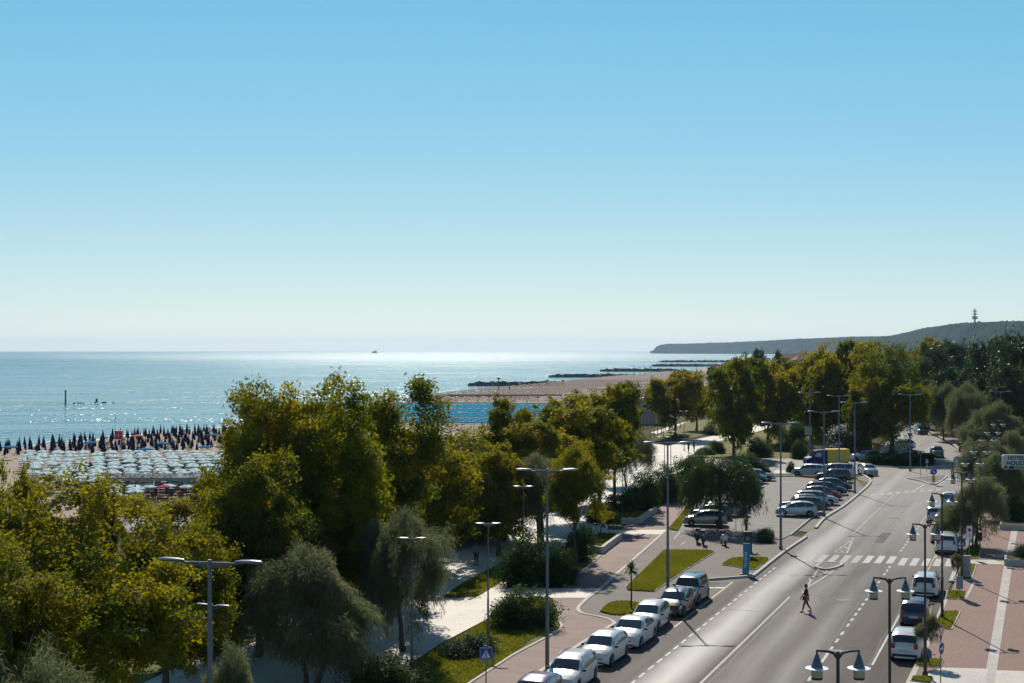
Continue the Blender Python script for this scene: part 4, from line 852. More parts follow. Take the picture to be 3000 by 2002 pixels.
def car_proto(kind):
    K = KIND[kind]; L, W = K['L'], K['W']; hl = L/2; RW = .31 if kind != 'suv' else .35; AR = RW+.07
    xs = sorted(set([round(v, 4) for v in list(np.linspace(-1, 1, 57))+[p[0] for p in K['top']]+[q+d*AR/hl for q in K['whl'] for d in (-1.02, -1, -.9, -.7, -.35, 0, .35, .7, .9, 1, 1.02)]]))
    def half(x): return W/2*(1-.16*abs(x)**7-.06*max(0, abs(x)-.75)/.25)
    def sec(x):
        wv = half(x); top = interp(K['top'], x); belt = min(interp(K['belt'], x), top-.03); g = K['g']+.12*max(0, abs(x)-.9)/.1
        ar = 0
        for q in K['whl']:
            dx = (x-q)*hl
            if abs(dx) < AR: ar = max(ar, RW+math.sqrt(AR*AR-dx*dx))
        zs = max(g, ar); wr = .95*wv-.30*(top-belt)
        mid = max(min(.5, belt-.08), zs+.02 if zs+.02 < belt-.04 else belt-.04)
        n = [(0, K['g']), (.72*wv, K['g']), (.74*wv, zs), (.975*wv, min(zs+.01, mid-.01)), (wv, mid), (.99*wv, (mid+belt)/2), (.955*wv, belt)]
        h = top-belt; n += [((.955*wv+wr)/2+.012*h, belt+h*.5), (wr, max(belt+.008, top-.075)), (wr-.09, top-.028), (wr*.5, top-.006), (0, top)]
        return n
    NS = 12
    def P(x, v, off=0, side=1):
        n = sec(x); i = min(int(v), NS-2); f = v-i; y = n[i][0]*(1-f)+n[i+1][0]*f; z = n[i][1]*(1-f)+n[i+1][1]*f
        ty, tz = n[i+1][0]-n[i][0], n[i+1][1]-n[i][1]; l = math.hypot(ty, tz) or 1
        return Vector((x*hl, side*(y+off*tz/l), z-off*ty/l))
    root = empty('parked_car'); b = MB(); vs = []
    for x in xs:
        n = sec(x); vs += [(x*hl, y, z) for y, z in n]+[(x*hl, -y, z) for y, z in n[1:-1][::-1]]
    M = 2*NS-2; fs = []
    for i in range(len(xs)-1):
        for k in range(M): fs.append((i*M+k, i*M+(k+1) % M, (i+1)*M+(k+1) % M, (i+1)*M+k))
    fs.append(tuple(range(M))[::-1]); fs.append(tuple((len(xs)-1)*M+k for k in range(M)))
    b.add(vs, fs); b.build('body', M_white, root, True, 32)
    def patch(name, x0, x1, v0, v1, m, side=1, off=.006, nx=7, nv=4, taper=None, both=False, dxoff=0):
        q = MB(); vs = []
        for i in range(nx):
            for j in range(nv):
                x = x0+(x1-x0)*i/(nx-1); v = v0+(v1-v0)*j/(nv-1); p = P(x, v, off, side); p.x += dxoff; vs.append(p)
        fs = [(i*nv+j, (i+1)*nv+j, (i+1)*nv+j+1, i*nv+j+1) for i in range(nx-1) for j in range(nv-1)]
        if both:
            vs2 = [Vector((p.x, -p.y, p.z)) for p in vs]; q.add(vs+vs2, fs+[tuple(len(vs)+k for k in f[::-1]) for f in fs])
        else: q.add(vs, fs)
        return q.build(name, m, root, True)
    a, c = K['ws']; patch('windscreen', a, c, 8.9, 10.999, M_glass, 1, .008, 7, 4, both=True, dxoff=.012)
    a, c = K['rw']; patch('rear_window', a, c, 8.9, 10.999, M_glass, 1, .008, 6, 4, both=True, dxoff=-.014)
    for side in (-1, 1):
        for (x0, x1) in K['sw']: patch('side_window', x0, x1, 6.12, 7.85, M_glass, side, .007)
        patch('headlight', .86, .975, 5.0, 6.9, M_lamp, side, .008)
        zt_ = interp(K['belt'], -.93)-.08; xt_ = -.985*hl; MB().box((xt_+.05, side*(half(-.98)-.11), zt_), (.16, .2, .26)).build('tail_light', M_red, root)
        for q in K['whl']:
            ww = MB(); Mx = Matrix.Rotation(math.pi/2*side, 3, 'X'); cy = side*(half(q)-.115)
            ww.lathe([(RW*.60, -.1), (RW*.9, -.1), (RW, -.06), (RW, .06), (RW*.9, .1), (RW*.62, .1)], 18, (q*hl, cy, RW), Mx)
            t = ww.build('wheel', M_tyre, root, True, 40)
            rr = MB(); rr.lathe([(RW*.62, -.02), (RW*.62, .02), (.04, .015)], 14, (q*hl, cy+side*.075, RW), Mx)
            for k in range(5):
                an = 2*math.pi*k/5; rr.box((q*hl+math.cos(an)*RW*.34, cy+side*.1, RW+math.sin(an)*RW*.34), (RW*.6, .03, .05), ry=-an)
            rr.build('rim', M_rim, t)
        MB().ell((interp([(0, 0), (1, 1)], K['sw'][-1][1]-.03)*hl, side*(W/2+.06), P(K['sw'][-1][1]-.03, 6).z+.06), (.16, .2, .14), 6).build('mirror', M_black, root, True)
    zt = interp(K['top'], -.97)
    MB().box((-hl-.012, 0, .52 if kind in ('sedan',) else .60), (.02, .5, .11)).build('number_plate', M_plate, root)
    MB().box((hl+.012, 0, .40), (.02, .5, .11)).build('number_plate', M_plate, root)
    MB().box((hl+.004, 0, .50), (.03, 1.0, .06)).box((hl+.004, 0, .30), (.03, 1.1, .1)).build('grille', M_black, root)
    MB().box((-hl-.004, 0, .36), (.03, 1.25, .12)).build('rear_bumper_trim', M_black, root)
    if kind in ('wagon', 'suv'):
        for side in (-1, 1): MB().tube([P(-.7, 9, .05, side), P(-.2, 9, .07, side), P(.1, 9, .05, side)], .02, 6).build('roof_rail', M_black, root)
    register(root); return root
PROTO = {}
SILVER = paint('silver', (.42, .44, .46), .5); WHITE = paint('white', (.68, .67, .65)); PEARL = paint('pearl', (.56, .60, .64), .2); BROWN = paint('brown', (.07, .055, .05), .4); NAVY = paint('navy', (.02, .03, .06), .3)
DBLUE = paint('steel_blue', (.06, .09, .13), .5); BLACK = paint('black', (.015, .015, .017), .2); RED = paint('dark_red', (.22, .015, .02), .2); BEIGE = paint('beige', (.33, .29, .23), .4); TEAL = paint('dark_teal', (.03, .06, .065), .3)
PURPLE = paint('purple', (.09, .05, .12), .3); PINKW = paint('off_white', (.6, .55, .54)); LBLUE = paint('ice_blue', (.40, .46, .52), .4); BRED = paint('bright_red', (.4, .03, .03))
def car(kind, x, y, ang, col, label, group=None, cat='car', z=0, scale=1):
    if kind not in PROTO: PROTO[kind] = car_proto(kind); o = PROTO[kind]
    else: o = dup(PROTO[kind])
    o.location = (x, y, z); o.rotation_euler = (0, 0, ang); tag(o, label, cat, group)
    o.scale = (scale,)*3
    for ch in bpy.data.objects:
        pass
    return o
CARS = []
def add_car(*a, **k):
    o = car(*a[:4], a[4], *a[5:], **k); CARS.append((o, a[4])); return o
GR = 'cars parked along the left kerb'
row = [(1745, 1994, 'wagon', WHITE, 'white estate car with roof rails, second car up the kerb row from the bottom edge'), (1837, 1924, 'hatch', WHITE, 'white hatchback with sun glint on its windscreen, behind the white estate car'), (1917, 1872, 'sedan', PEARL, 'pale grey-white car between the glinting white hatchback and the round white one'),
       (1963, 1828, 'hatch', WHITE, 'small white round car just before the brown one'), (2034, 1787, 'hatch', BROWN, 'dark brown hatchback with a bright glint on its bonnet'), (2075, 1753, 'boxy', DBLUE, 'boxy steel-blue car at the far end of the kerb row')]
aL = math.atan2(-RD.y, -RD.x)
for i, (px, py, k, c, lb) in enumerate(row):
    p = G(px, py); p = p-RD*1.25+RN*.85; add_car(k, p.x, p.y, aL+R([1, -1, 0, 1, 0, 0][i]), c, lb, GR)
p = G(1745, 1994)-RD*6.2+RN*.9; add_car('hatch', p.x, p.y, aL, PURPLE, 'purple car of which only the roof shows at the bottom edge', GR)
GRR = 'cars parked along the right pavement'
aR = math.atan2(RD.y, RD.x)
rowR = [(2702, 1940, 'hatch', WHITE, 'white hatchback parked last by the right kerb, nearest car of that side', 0, 0), (2728, 1838, 'hatch', NAVY, 'black-blue hatchback between two white cars at the right kerb', 0, 0), (2761, 1752, 'wagon', WHITE, 'white estate car with red rear lights before the grey cabinets', 0, 0),
        (2822, 1626, 'suv', WHITE, 'white car partly behind the blue crossing sign at the right kerb', 2, 0)]
for px, py, k, c, lb, da, _ in rowR:
    p = G(px, py)+RD*1.9+RN*.0; p = Vector(G(px-52*1.0, py))+RD*1.9; add_car(k, p.x, p.y, aR+R(da), c, lb, GRR)
p = G(2753, 1595)+RD*2.2; 
mini = add_car('van', p.x, p.y, aR+R(4), TEAL, 'dark minivan with its tailgate raised at the right kerb', GRR, 'minivan')
lid = MB(); lid.box((-2.55, 0, 1.92), (.95, 1.35, .05), ry=R(14)); lid.build('tailgate', BLACK, mini); MB().box((-2.31, 0, 1.2), (.02, 1.3, .8)).build('boot_opening', M_black, mini); MB().box((-2.6, -.3, .25), (.5, .5, .4)).box((-2.5, .35, .2), (.35, .4, .3)).build('luggage', M_rim, mini)
p = G(2762, 1556)+RD*1.8; add_car('hatch', p.x, p.y, aR, PURPLE, 'plum-coloured car of which the roof shows over the dark minivan', GRR)
p = G(2742, 1536)+RD*1.8; add_car('suv', p.x, p.y, aR, SILVER, 'silver car rear seen left of the off-white van', GRR)
p = G(2800, 1530)+RD*2; add_car('van', p.x, p.y, aR, PINKW, 'off-white van under the big pavement tamarisk', GRR, 'van')
p = G(2780, 1497)+RD*2; add_car('van', p.x, p.y, aR, WHITE, 'white van roof farthest up the right kerb', GRR, 'van')
p = G(2795, 1512)+RD*2; add_car('hatch', p.x, p.y, aR, PEARL, 'white hatchback between the two white vans', GRR)
GL = 'cars in the car park'
def lotcar(px, py, k, c, lb, ang, cat='car', g=GL, px2=0): p = G(px, py); return add_car(k, p.x, p.y, R(ang), c, lb, g, cat)
# noses towards the kerb (right) or the lot (left)
lotcar(2333, 1512, 'hatch', SILVER, 'silver hatchback with dark side strip, nearest in the row by the pavement', 172)
lotcar(2345, 1502, 'suv', TEAL, 'dark green car half behind the nearest silver hatchback', 168); 
lotcar(2375, 1490, 'hatch', BLACK, 'black car behind the silver hatchback, nose to the pavement', -14)
lotcar(2393, 1478, 'wagon', SILVER, 'silver estate car fourth in the row by the pavement', -14)
lotcar(2410, 1463, 'hatch', RED, 'dark red car in the row by the pavement', -14)
lotcar(2422, 1449, 'wagon', NAVY, 'dark blue estate car behind the red one', -14)
lotcar(2444, 1437, 'hatch', TEAL, 'dark teal car second from the black off-roader', -14)
lotcar(2440, 1412, 'suv', BLACK, 'big black off-roader at the far end of the row', 168)
lotcar(2448, 1398, 'van', SILVER, 'silver van behind the black off-roader', 170)
lotcar(2372, 1396, 'suv', LBLUE, 'pale blue-silver off-roader with roof rails at the head of the car park', 150)
lotcar(2066, 1540, 'hatch', BEIGE, 'beige three-door hatchback under the weeping tree', 174)
lotcar(2080, 1521, 'hatch', TEAL, 'dark green car behind the beige hatchback', 176)
lotcar(2128, 1512, 'wagon', LBLUE, 'silver-blue car nosing out from under the weeping tree', 4)
lotcar(2160, 1440, 'hatch', PEARL, 'pale car seen through the weeping tree', -8)
lotcar(2180, 1427, 'wagon', BROWN, 'brown car behind the weeping tree crown', -8)
lotcar(2200, 1416, 'hatch', TEAL, 'dark car second from the far end left of the car park', -8)
lotcar(2218, 1408, 'wagon', SILVER, 'silver car farthest in the left row of the car park', -8)
lotcar(2542, 1392, 'hatch', SILVER, 'silver hatchback driving out of the roundabout toward the camera', -84, g=None)
lotcar(2533, 1352, 'suv', PEARL, 'white off-roader with a roof box beside the roundabout hedge', 178, g=None)
rb = CARS[-1][0]; MB().ell((-.3, 0, 1.86), (1.9, .8, .4), 10).build('roof_box', M_black, rb, True)
lotcar(2640, 1318, 'suv', SILVER, 'silver car in the tree shade beyond the roundabout', 176, g=None)
lotcar(2745, 1340, 'boxy', TEAL, 'dark green car coming toward the roundabout', -100, g=None)
lotcar(2698, 1273, 'van', DBLUE, 'blue-grey van on the far road', -92, g=None, cat='van')
lotcar(2706, 1262, 'van', BRED, 'red car farthest up the road', -92, g=None)
for o, m in CARS:
    for c in [c for c in COL.objects if c.parent == o and c.name.split('.')[0] in ('body',)]:
        c.material_slots[0].link = 'OBJECT'; c.material_slots[0].material = m
def blue_truck():
    p = G(2420, 1368); root = empty('delivery_truck', p, R(184), 'blue cab truck with a yellow cargo box on the side road', 'truck')
    bl = plain('cobalt', (.004, .022, .13), .55, 0, 0, .03, 3, .2); ye = plain('yellow_box', (.72, .45, .03), .5)
    b = MB(); prof = [(2.95, .45), (3.0, .95), (2.85, 1.25), (2.2, 1.45), (1.75, 2.15), (1.5, 2.35), (.1, 2.4), (.1, .45)]
    vs = [(x, s*.98*(1 if z < 1.4 else .93), z) for s in (-1, 1) for x, z in prof]; n = len(prof)
    b.add(vs, [tuple(range(n)), tuple(n+k for k in range(n))[::-1]]+[(k, n+k, n+(k+1) % n, (k+1) % n) for k in range(n)]); b.build('cab', bl, root)
    def quad(nm, P, m): q = MB(); q.add(P, [(0, 1, 2, 3)]); q.build(nm, m, root)
    quad('windscreen', [(2.21, -.85, 1.48), (2.21, .85, 1.48), (1.80, .82, 2.1), (1.80, -.82, 2.1)], M_glass)
    for s in (-1, 1):
        quad('side_window', [(1.95, s*.975, 1.45), (.9, s*.975, 1.45), (.9, s*.94, 2.05), (1.6, s*.94, 2.05)], M_glass)
        MB().box((2.93, s*.72, .95), (.12, .35, .22)).build('headlight', M_lamp, root)
        MB().box((1.9, s*1.12, 1.6), (.1, .2, .3)).build('mirror', M_black, root)
        for x in (2.1, -1.7):
            w_ = MB().lathe([(.2, -.12), (.36, -.12), (.36, .12), (.2, .12)], 16, (x, s*.86, .36), Matrix.Rotation(math.pi/2, 3, 'X')).build('wheel', M_tyre, root, True, 40)
            MB().lathe([(.2, -.02), (.2, .02), (.05, .02)], 12, (x, s*.97, .36), Matrix.Rotation(math.pi/2, 3, 'X')).build('rim', M_rim, w_)
    bx = MB().box((-1.5, 0, 1.6), (3.1, 2.0, 1.75)).build('cargo_box', ye, root); mo = bx.modifiers.new('b', 'BEVEL'); mo.width = .04
    for s in (-1, 1):
        MB().lathe([(.001, -.004), (.5, -.004), (.5, .004), (.001, .004)], 24, (-1.5, s*1.006, 1.65), Matrix.Rotation(math.pi/2, 3, 'X')).build('round_emblem', plain('emblem_tan', (.62, .45, .2), .5), root)
        MB().box((-1.5, s*1.014, 1.65), (.3, .006, .55)).build('emblem_mark', plain('emblem_pale', (.7, .62, .45), .5), root)
    MB().box((-1.5, 0, .6), (3.1, .8, .2)).build('chassis', M_black, root)
blue_truck()

# ------------------------------------------------------------------ beach
def canopy_umbrella(name, cols, open_=True, r=1.0, h=2.1, tip=None):
    """one small mesh: ribs, valance, pole; cols = materials (canopy, second stripe, pole)"""
    mb = MB()
    if open_:
        n = 8; prof = [(0.02, h+.02), (r*.5, h-.05), (r, h-.22), (r, h-.36)]
        vs = []; 
        for (rr, z) in prof:
            for k in range(n): vs.append((rr*math.cos(2*math.pi*k/n), rr*math.sin(2*math.pi*k/n), z))
        for i in range(3):
            for k in range(n): mb.cur = k % 2 if i < 2 else 1; mb.add([vs[i*n+k], vs[i*n+(k+1) % n], vs[(i+1)*n+(k+1) % n], vs[(i+1)*n+k]], [(0, 1, 2, 3)])
        mb.cur = 2; mb.tube([(0, 0, 0), (0, 0, h+.1)], .03, 5)
    else:
        prof = [(.08, .5), (.30, .56), (.27, 1.0), (.13, 1.75), (.02, h)]
        mb.cur = 0; mb.lathe(prof, 7); mb.cur = 2; mb.tube([(0, 0, 0), (0, 0, .8)], .03, 5)
    me = bpy.data.meshes.new(name); me.from_pydata(mb.v, [], mb.f); me.update(); me.polygons.foreach_set('material_index', mb.mi)
    for c in cols: me.materials.append(c)
    return me
def cloth(name, col): return plain('cloth_'+name, col, .9, var=.08, spec=.04)
MINT = cloth('mint', (.40, .62, .62)); MINTW = cloth('mint_white', (.80, .86, .84)); NAVYC = cloth('navy', (.012, .02, .055)); BLUEC = cloth('blue', (.01, .13, .36)); BLUEC2 = cloth('blue_light', (.02, .22, .42))
TURQ = cloth('turquoise', (.0, .42, .62)); TURQ2 = cloth('turquoise_dark', (.0, .26, .45)); TAN = cloth('thatch_tan', (.27, .18, .14)); TAN2 = cloth('thatch_pale', (.55, .44, .38)); GREENC = cloth('green', (.01, .10, .06)); PINKC = cloth('pink', (.6, .08, .2)); SALM = cloth('salmon', (.6, .16, .12))
POLEM = plain('umbrella_pole', (.4, .38, .34), .5)
ME_MINT = canopy_umbrella('open_umbrella', (MINT, MINTW, POLEM), r=1.12); ME_MINT2 = canopy_umbrella('open_umbrella', (MINTW, MINT, POLEM), r=1.12); ME_NAVY = canopy_umbrella('closed_umbrella', (NAVYC, NAVYC, POLEM), False, h=2.5)
ME_BLUE = canopy_umbrella('open_umbrella', (BLUEC, BLUEC2, POLEM), r=1.35, h=2.4); ME_TURQ = canopy_umbrella('open_umbrella', (TURQ, TURQ2, POLEM), r=1.2, h=2.3); ME_TAN = canopy_umbrella('open_umbrella', (TAN, TAN2, POLEM), r=1.25, h=2.3)
ME_SALM = canopy_umbrella('open_umbrella', (SALM, SALM, POLEM), r=1.3, h=3.0); ME_GREEN = canopy_umbrella('closed_umbrella', (GREENC, GREENC, POLEM), False, h=2.6); ME_PINK = canopy_umbrella('open_umbrella', (PINKC, PINKC, POLEM), r=.9, h=2.1)
def put(name, me, x, y, z, label, cat, group, rz=0, s=1):
    o = bpy.data.objects.new(name, me); COL.objects.link(o); o.location = (x, y, z); o.rotation_euler.z = rz; o.scale = (s,)*3; tag(o, label, cat, group); return o
g = random.Random(4)
# pale mint umbrellas: columns that run along the beach
cnt = 0
for r in range(20):
    Z = 172+r*3.9
    for k in range(30):
        x0 = -92+k*2.42+(Z-176)*.02+(0.9 if r % 2 else 0)
        x = x0+g.uniform(-.25, .25); y = Z+g.uniform(-.35, .35)
        px = 1500+x*F/y
        if px < 65 or px > 715 or cnt > 275 or (Z < 190 and px < 300) or (Z < 200 and px < 170) or g.random() < .06 or (r < 3 and px > 440): continue
        put('beach_umbrella', ME_MINT if g.random() < .6 else ME_MINT2, x, y, BZ, 'open mint-and-white beach umbrella in the packed field of pale umbrellas', 'beach umbrella', 'open pale mint umbrellas', g.uniform(0, 1), g.uniform(.92, 1.05)); cnt += 1
def shore_x(y): return float(np.interp(y, S0[:, 1], S0[:, 0]))
cn2 = 0
for r in range(22):
    for k in range(22):
        Z = 256+r*4.4; x = shore_x(Z)+5+k*2.0+(1.1 if r % 2 else 0)+g.uniform(-.6, .6); y = Z+g.uniform(-1.2, 1.2); px = 1500+x*F/y
        if px < -20 or px > 725 or g.random() < .05 or y < 254 or cn2 > 292: continue
        put('closed_umbrella', ME_NAVY, x, y, BZ, 'closed navy beach umbrella in the rows near the water', 'beach umbrella', 'closed navy umbrellas', g.uniform(0, 1), g.uniform(.9, 1.08)); cn2 += 1
for px, py, lb in ((262, 1330, 'open blue umbrella left of the red lifeguard tower'), (478, 1333, 'open blue umbrella among the closed ones in the middle of the navy rows'), (425, 1352, 'open blue umbrella at the front edge of the navy rows'),
                   (600, 1345, 'open blue umbrella near the tall plane tree, left'), (655, 1343, 'open blue umbrella near the tall plane tree, right'), (625, 1305, 'open blue umbrella nearest the water by the plane tree'), (655, 1308, 'open light blue umbrella near the water'), (30, 1345, 'open blue umbrella at the left picture edge')):
    p = G(px, py, BZ); put('beach_umbrella', ME_BLUE, p.x, p.y, BZ, lb, 'beach umbrella', 'open blue umbrellas', g.random())
p = G(402, 1318, BZ); put('beach_umbrella', ME_SALM, p.x, p.y, BZ, 'salmon-red open umbrella beside the lifeguard tower', 'beach umbrella', None)
for px, py, lb in ((365, 1465, 'closed green umbrella by the pergola, left'), (396, 1472, 'closed green umbrella by the pergola, middle'), (490, 1462, 'closed green umbrella by the pergola, right')):
    p = G(px, py, BZ); put('closed_umbrella', ME_GREEN, p.x, p.y, BZ, lb, 'beach umbrella', 'closed green umbrellas')
p = G(480, 1468, BZ); put('beach_umbrella', ME_PINK, p.x, p.y, BZ, 'small pink umbrella under the pergola', 'beach umbrella', None)
# sun loungers between the closed umbrellas
lg = MB(); lg.box((0, 0, .32), (.62, 1.3, .06)).box((0, .85, .5), (.62, .7, .06), rx=R(35))
for sx in (-.25, .25):
    for sy in (-.55, .5): lg.box((sx, sy, .15), (.05, .05, .3))
lm = lg.build('sun_lounger', cloth('lounger', (.5, .38, .26))); me_l = lm.data; bpy.data.objects.remove(lm)
for r in range(20):
    for k in range(12):
        Z = 258+r*5.2; x = shore_x(Z)+7+k*3.4+g.uniform(-.4, .4); px = 1500+x*F/Z
        if -10 < px < 730 and g.random() < .85: put('sun_lounger', me_l, x, Z, BZ, 'tan sun lounger on the sand among the closed navy umbrellas', 'sun lounger', 'sun loungers on the beach', g.uniform(-.4, .4))
# turquoise field: the nearest as things, the rest as one mass
def merged(name, proto, places, label):
    v0 = np.empty(len(proto.vertices)*3, np.float32); proto.vertices.foreach_get('co', v0); v0 = v0.reshape(-1, 3); nv = len(v0)
    f0 = [tuple(p.vertices) for p in proto.polygons]; mi = [p.material_index for p in proto.polygons]
    V = []; F = []
    for i, (x, y) in enumerate(places): V.append(v0+np.array([x, y, BZ])); F += [tuple(j+i*nv for j in f) for f in f0]
    me = bpy.data.meshes.new(name); me.from_pydata(np.concatenate(V).tolist(), [], F); me.update()
    for m_ in proto.materials: me.materials.append(m_)
    me.polygons.foreach_set('material_index', mi*len(places)); o = bpy.data.objects.new(name, me); COL.objects.link(o); tag(o, label, 'beach umbrellas', kind='stuff')
rest = []; nt_ = 0
for r in range(25):
    if r % 6 == 5: continue
    for k in range(30):
        Z = 342+r*5.0; x = -54+k*2.45+(Z-342)*.13; x += g.uniform(-.15, .15); y = Z+g.uniform(-.4, .4)
        px = 1500+x*F/y
        if 1090 < px < 1660 and g.random() > .03:
            if nt_ < 20: put('beach_umbrella', ME_TURQ, x, y, BZ, 'open turquoise umbrella at the near edge of the turquoise field', 'beach umbrella', 'open turquoise umbrellas', g.random()); nt_ += 1
            else: rest.append((x, y))
merged('turquoise_umbrellas', ME_TURQ, rest, 'dense turquoise field of open umbrellas behind the plane trees')
far_umb = []; tan_ = []
for r in range(76):
    Z = 495+r*9.0
    for k in range(15):
        x = shore_x(Z)+7+k*3.3+g.uniform(-.4, .4); y = Z+g.uniform(-1, 1)
        if r < 38: tan_.append((x, y))
        else: far_umb.append((x, y))
        if k > 9: far_umb.append((x+12+g.uniform(0, 14), y)); far_umb.append((x+28+g.uniform(0, 20), y+g.uniform(-4, 4)))
merged('tan_umbrellas', ME_TAN, tan_, 'long far rows of open tan umbrellas along the shore')
mb = MB(); 
for x, y in far_umb: mb.lathe([(.05, 2.3), (1.3, 1.9), (1.3, 1.75)], 6, (x, y, BZ)); mb.tube([(x, y, BZ), (x, y, BZ+2)], .05, 3, False)
o = mb.build('far_umbrellas', TAN2); tag(o, 'far-off mass of tan beach umbrellas along the shore', 'beach umbrellas', kind='stuff')
mb = MB()
for i in range(60): 
    Z = 1000+i*7; x = shore_x(Z)+52+g.uniform(0, 10); mb.lathe([(.05, 2.4), (1.8, 1.9), (1.8, 1.7)], 6, (x, Z, BZ))
tag(mb.build('far_umbrellas', TURQ), 'far-off patch of turquoise umbrellas', 'beach umbrellas', kind='stuff')
# reed-roofed shelters on the far beach
GREYR_ = plain('grey_reed', (.30, .28, .27), .9, var=.25, scale=2)
def shelter(px, py, w_, d_, h_, lb, rot=0, m=TAN, gp='reed-roofed beach shelters'):
    p = G(px, py, BZ); root = empty('beach_shelter', p, rot, lb, 'shelter', gp)
    mb = MB(); mb.box((0, 0, h_), (w_, d_, .22)); mb.box((0, -d_/2, h_-.2), (w_, .12, .35)); mb.build('roof', m, root)
    if m is GREYR_:
        tf = MB()
        for i in range(150): x_, y_ = g.uniform(-w_/2, w_/2), g.uniform(-d_/2, d_/2); tf.box((x_, y_, h_+.16+g.uniform(0, .25)), (g.uniform(.2, .9), g.uniform(.05, .12), .04), rz=g.uniform(0, 3), ry=g.uniform(-.5, .5))
        tf.build('loose_reeds', plain('loose_reed', (.42, .39, .36), .9), root)
    for i in range(max(2, int(w_/4))+1):
        for s in (-1, 1): MB().tube([(-w_/2+.2+i*(w_-.4)/max(2, int(w_/4)), s*(d_/2-.3), 0), (-w_/2+.2+i*(w_-.4)/max(2, int(w_/4)), s*(d_/2-.3), h_)], .08, 5).build('post', M_bark, root)
    return root
shelter(1400, 1178, 26, 5, 2.8, 'long low reed-roofed shelter by the turquoise umbrellas, nearest the water', R(5))
shelter(1560, 1180, 22, 5, 3.0, 'reed-roofed shelter seen between plane tops right of the turquoise field', R(5))
shelter(1790, 1160, 20, 6, 3.2, 'pale-roofed shelter left of the pink building', R(4), TAN2)
shelter(1870, 1146, 24, 8, 3.6, 'pale flat-roofed shelter above the pink building', R(3), TAN2)
GREYR = plain('grey_reed', (.30, .28, .27), .9, var=.25, scale=2)
shelter(395, 1455, 5.6, 3.4, 2.6, 'grey reed pergola on the near beach, left section', R(2), GREYR, 'near beach pergola')
shelter(540, 1455, 7.5, 3.4, 2.6, 'grey reed pergola on the near beach, right section', R(2), GREYR, 'near beach pergola')
shelter(640, 1462, 5.5, 3.4, 2.5, 'grey reed pergola touching the plane tree on the near beach', R(2), GREYR, 'near beach pergola')
for px, py, w_, lb in ((410, 1650, 6, 'pale canvas roof between the left plane crowns, leftmost'), (500, 1640, 7, 'pale canvas roof below the pergola, widest'), (560, 1680, 6, 'pale canvas roof deepest among the leaves')):
    p = G(px, py, 0); root = empty('canvas_pavilion', p, .3, lb, 'pavilion', 'pale canvas roofs'); mb = MB(); s_ = w_/2
    mb.add([(-s_, -2, 2.6), (s_, -2, 2.6), (s_, 2, 2.6), (-s_, 2, 2.6), (-s_*.6, 0, 3.5), (s_*.6, 0, 3.5)], [(0, 1, 5, 4), (2, 3, 4, 5), (1, 2, 5), (3, 0, 4), (3, 2, 1, 0)]); mb.build('roof', plain('canvas', (.5, .5, .52), .7), root)
    for x in (-s_+.1, s_-.1):
        for y in (-1.9, 1.9): MB().tube([(x, y, 0), (x, y, 2.65)], .05, 6).build('post', M_grey, root)
wood = plain('rack_wood', (.16, .08, .05), .8)
for i in range(14):
    p = G(345+i*19+g.uniform(-6, 6), 1440+(i*37 % 5)*9, BZ); r0 = put('wooden_rack', bpy.data.meshes['rack'] if 'rack' in bpy.data.meshes else None, p.x, p.y, BZ, 'brown wooden rack of deckchairs behind the near beach pergola', 'rack', 'wooden racks behind the pergola', g.uniform(-.3, .3)) if 'rack' in bpy.data.meshes else None
    if r0 is None:
        mb = MB()
        for x in (-.7, .7):
            for y in (-.3, .3): mb.box((x, y, .6), (.07, .07, 1.2))
        for z in (.3, .65, 1.0): mb.box((0, -.3, z), (1.5, .05, .08)).box((0, .3, z), (1.5, .05, .08)).box((.1, 0, z+.08), (1.2, .5, .1))
        o = mb.build('wooden_rack', wood); o.data.name = 'rack'; o.location = (p.x, p.y, BZ); tag(o, 'brown wooden rack of deckchairs behind the near beach pergola', 'rack', 'wooden racks behind the pergola')
mb = MB(); q_ = random.Random(8)
for r in range(26):
    for k in range(26):
        Z = 170+r*3.2; x = -72+k*2.4+q_.uniform(-.5, .5); px = 1500+x*F/Z
        if 50 < px < 730 and q_.random() < .8: mb.cur = q_.randrange(3); a_ = q_.uniform(-.3, .3); mb.box((x, Z, BZ+.32), (.6, 1.5, .1), rz=a_).box((x, Z+.7, BZ+.55), (.6, .5, .08), rz=a_, rx=R(40)).box((x, Z, BZ+.15), (.5, 1.2, .2), rz=a_)
o = mb.build('packed_loungers', [cloth('lounger', (.5, .38, .26)), cloth('lounger_blue', (.05, .13, .2)), cloth('lounger_brown', (.14, .08, .06))]); tag(o, 'packed sunbeds and bags in the shade of the mint umbrellas', 'sunbeds', kind='stuff')
# lifeguard tower and flagpole
p = G(348, 1322, BZ); root = empty('lifeguard_tower', p, 0, 'white-legged lifeguard tower with a red box on top near the water', 'lifeguard tower')
mb = MB()
for sx in (-.5, .5):
    for sy in (-.5, .5): mb.tube([(sx*1.3, sy*1.3, 0), (sx, sy, 2.3)], .06, 6)
mb.box((0, -.56, 1.2), (1.1, .05, .08)).box((0, -.6, .6), (1.2, .05, .08)).box((0, 0, 2.3), (1.3, 1.3, .1)); mb.build('frame', M_white, root)
mb = MB(); mb.box((0, -.45, 3.1), (1.35, .06, 1.6)).box((-.62, .05, 3.1), (.06, 1.0, 1.6)).box((.62, .05, 3.1), (.06, 1.0, 1.6)).box((0, 0, 3.93), (1.55, 1.3, .08)); mb.build('red_box', plain('rescue_red', (.5, .02, .03), .5), root)
MB().box((.05, -.49, 3.2), (.12, .02, .7)).box((.05, -.49, 2.9), (.3, .02, .12)).build('white_mark', M_signw, root)
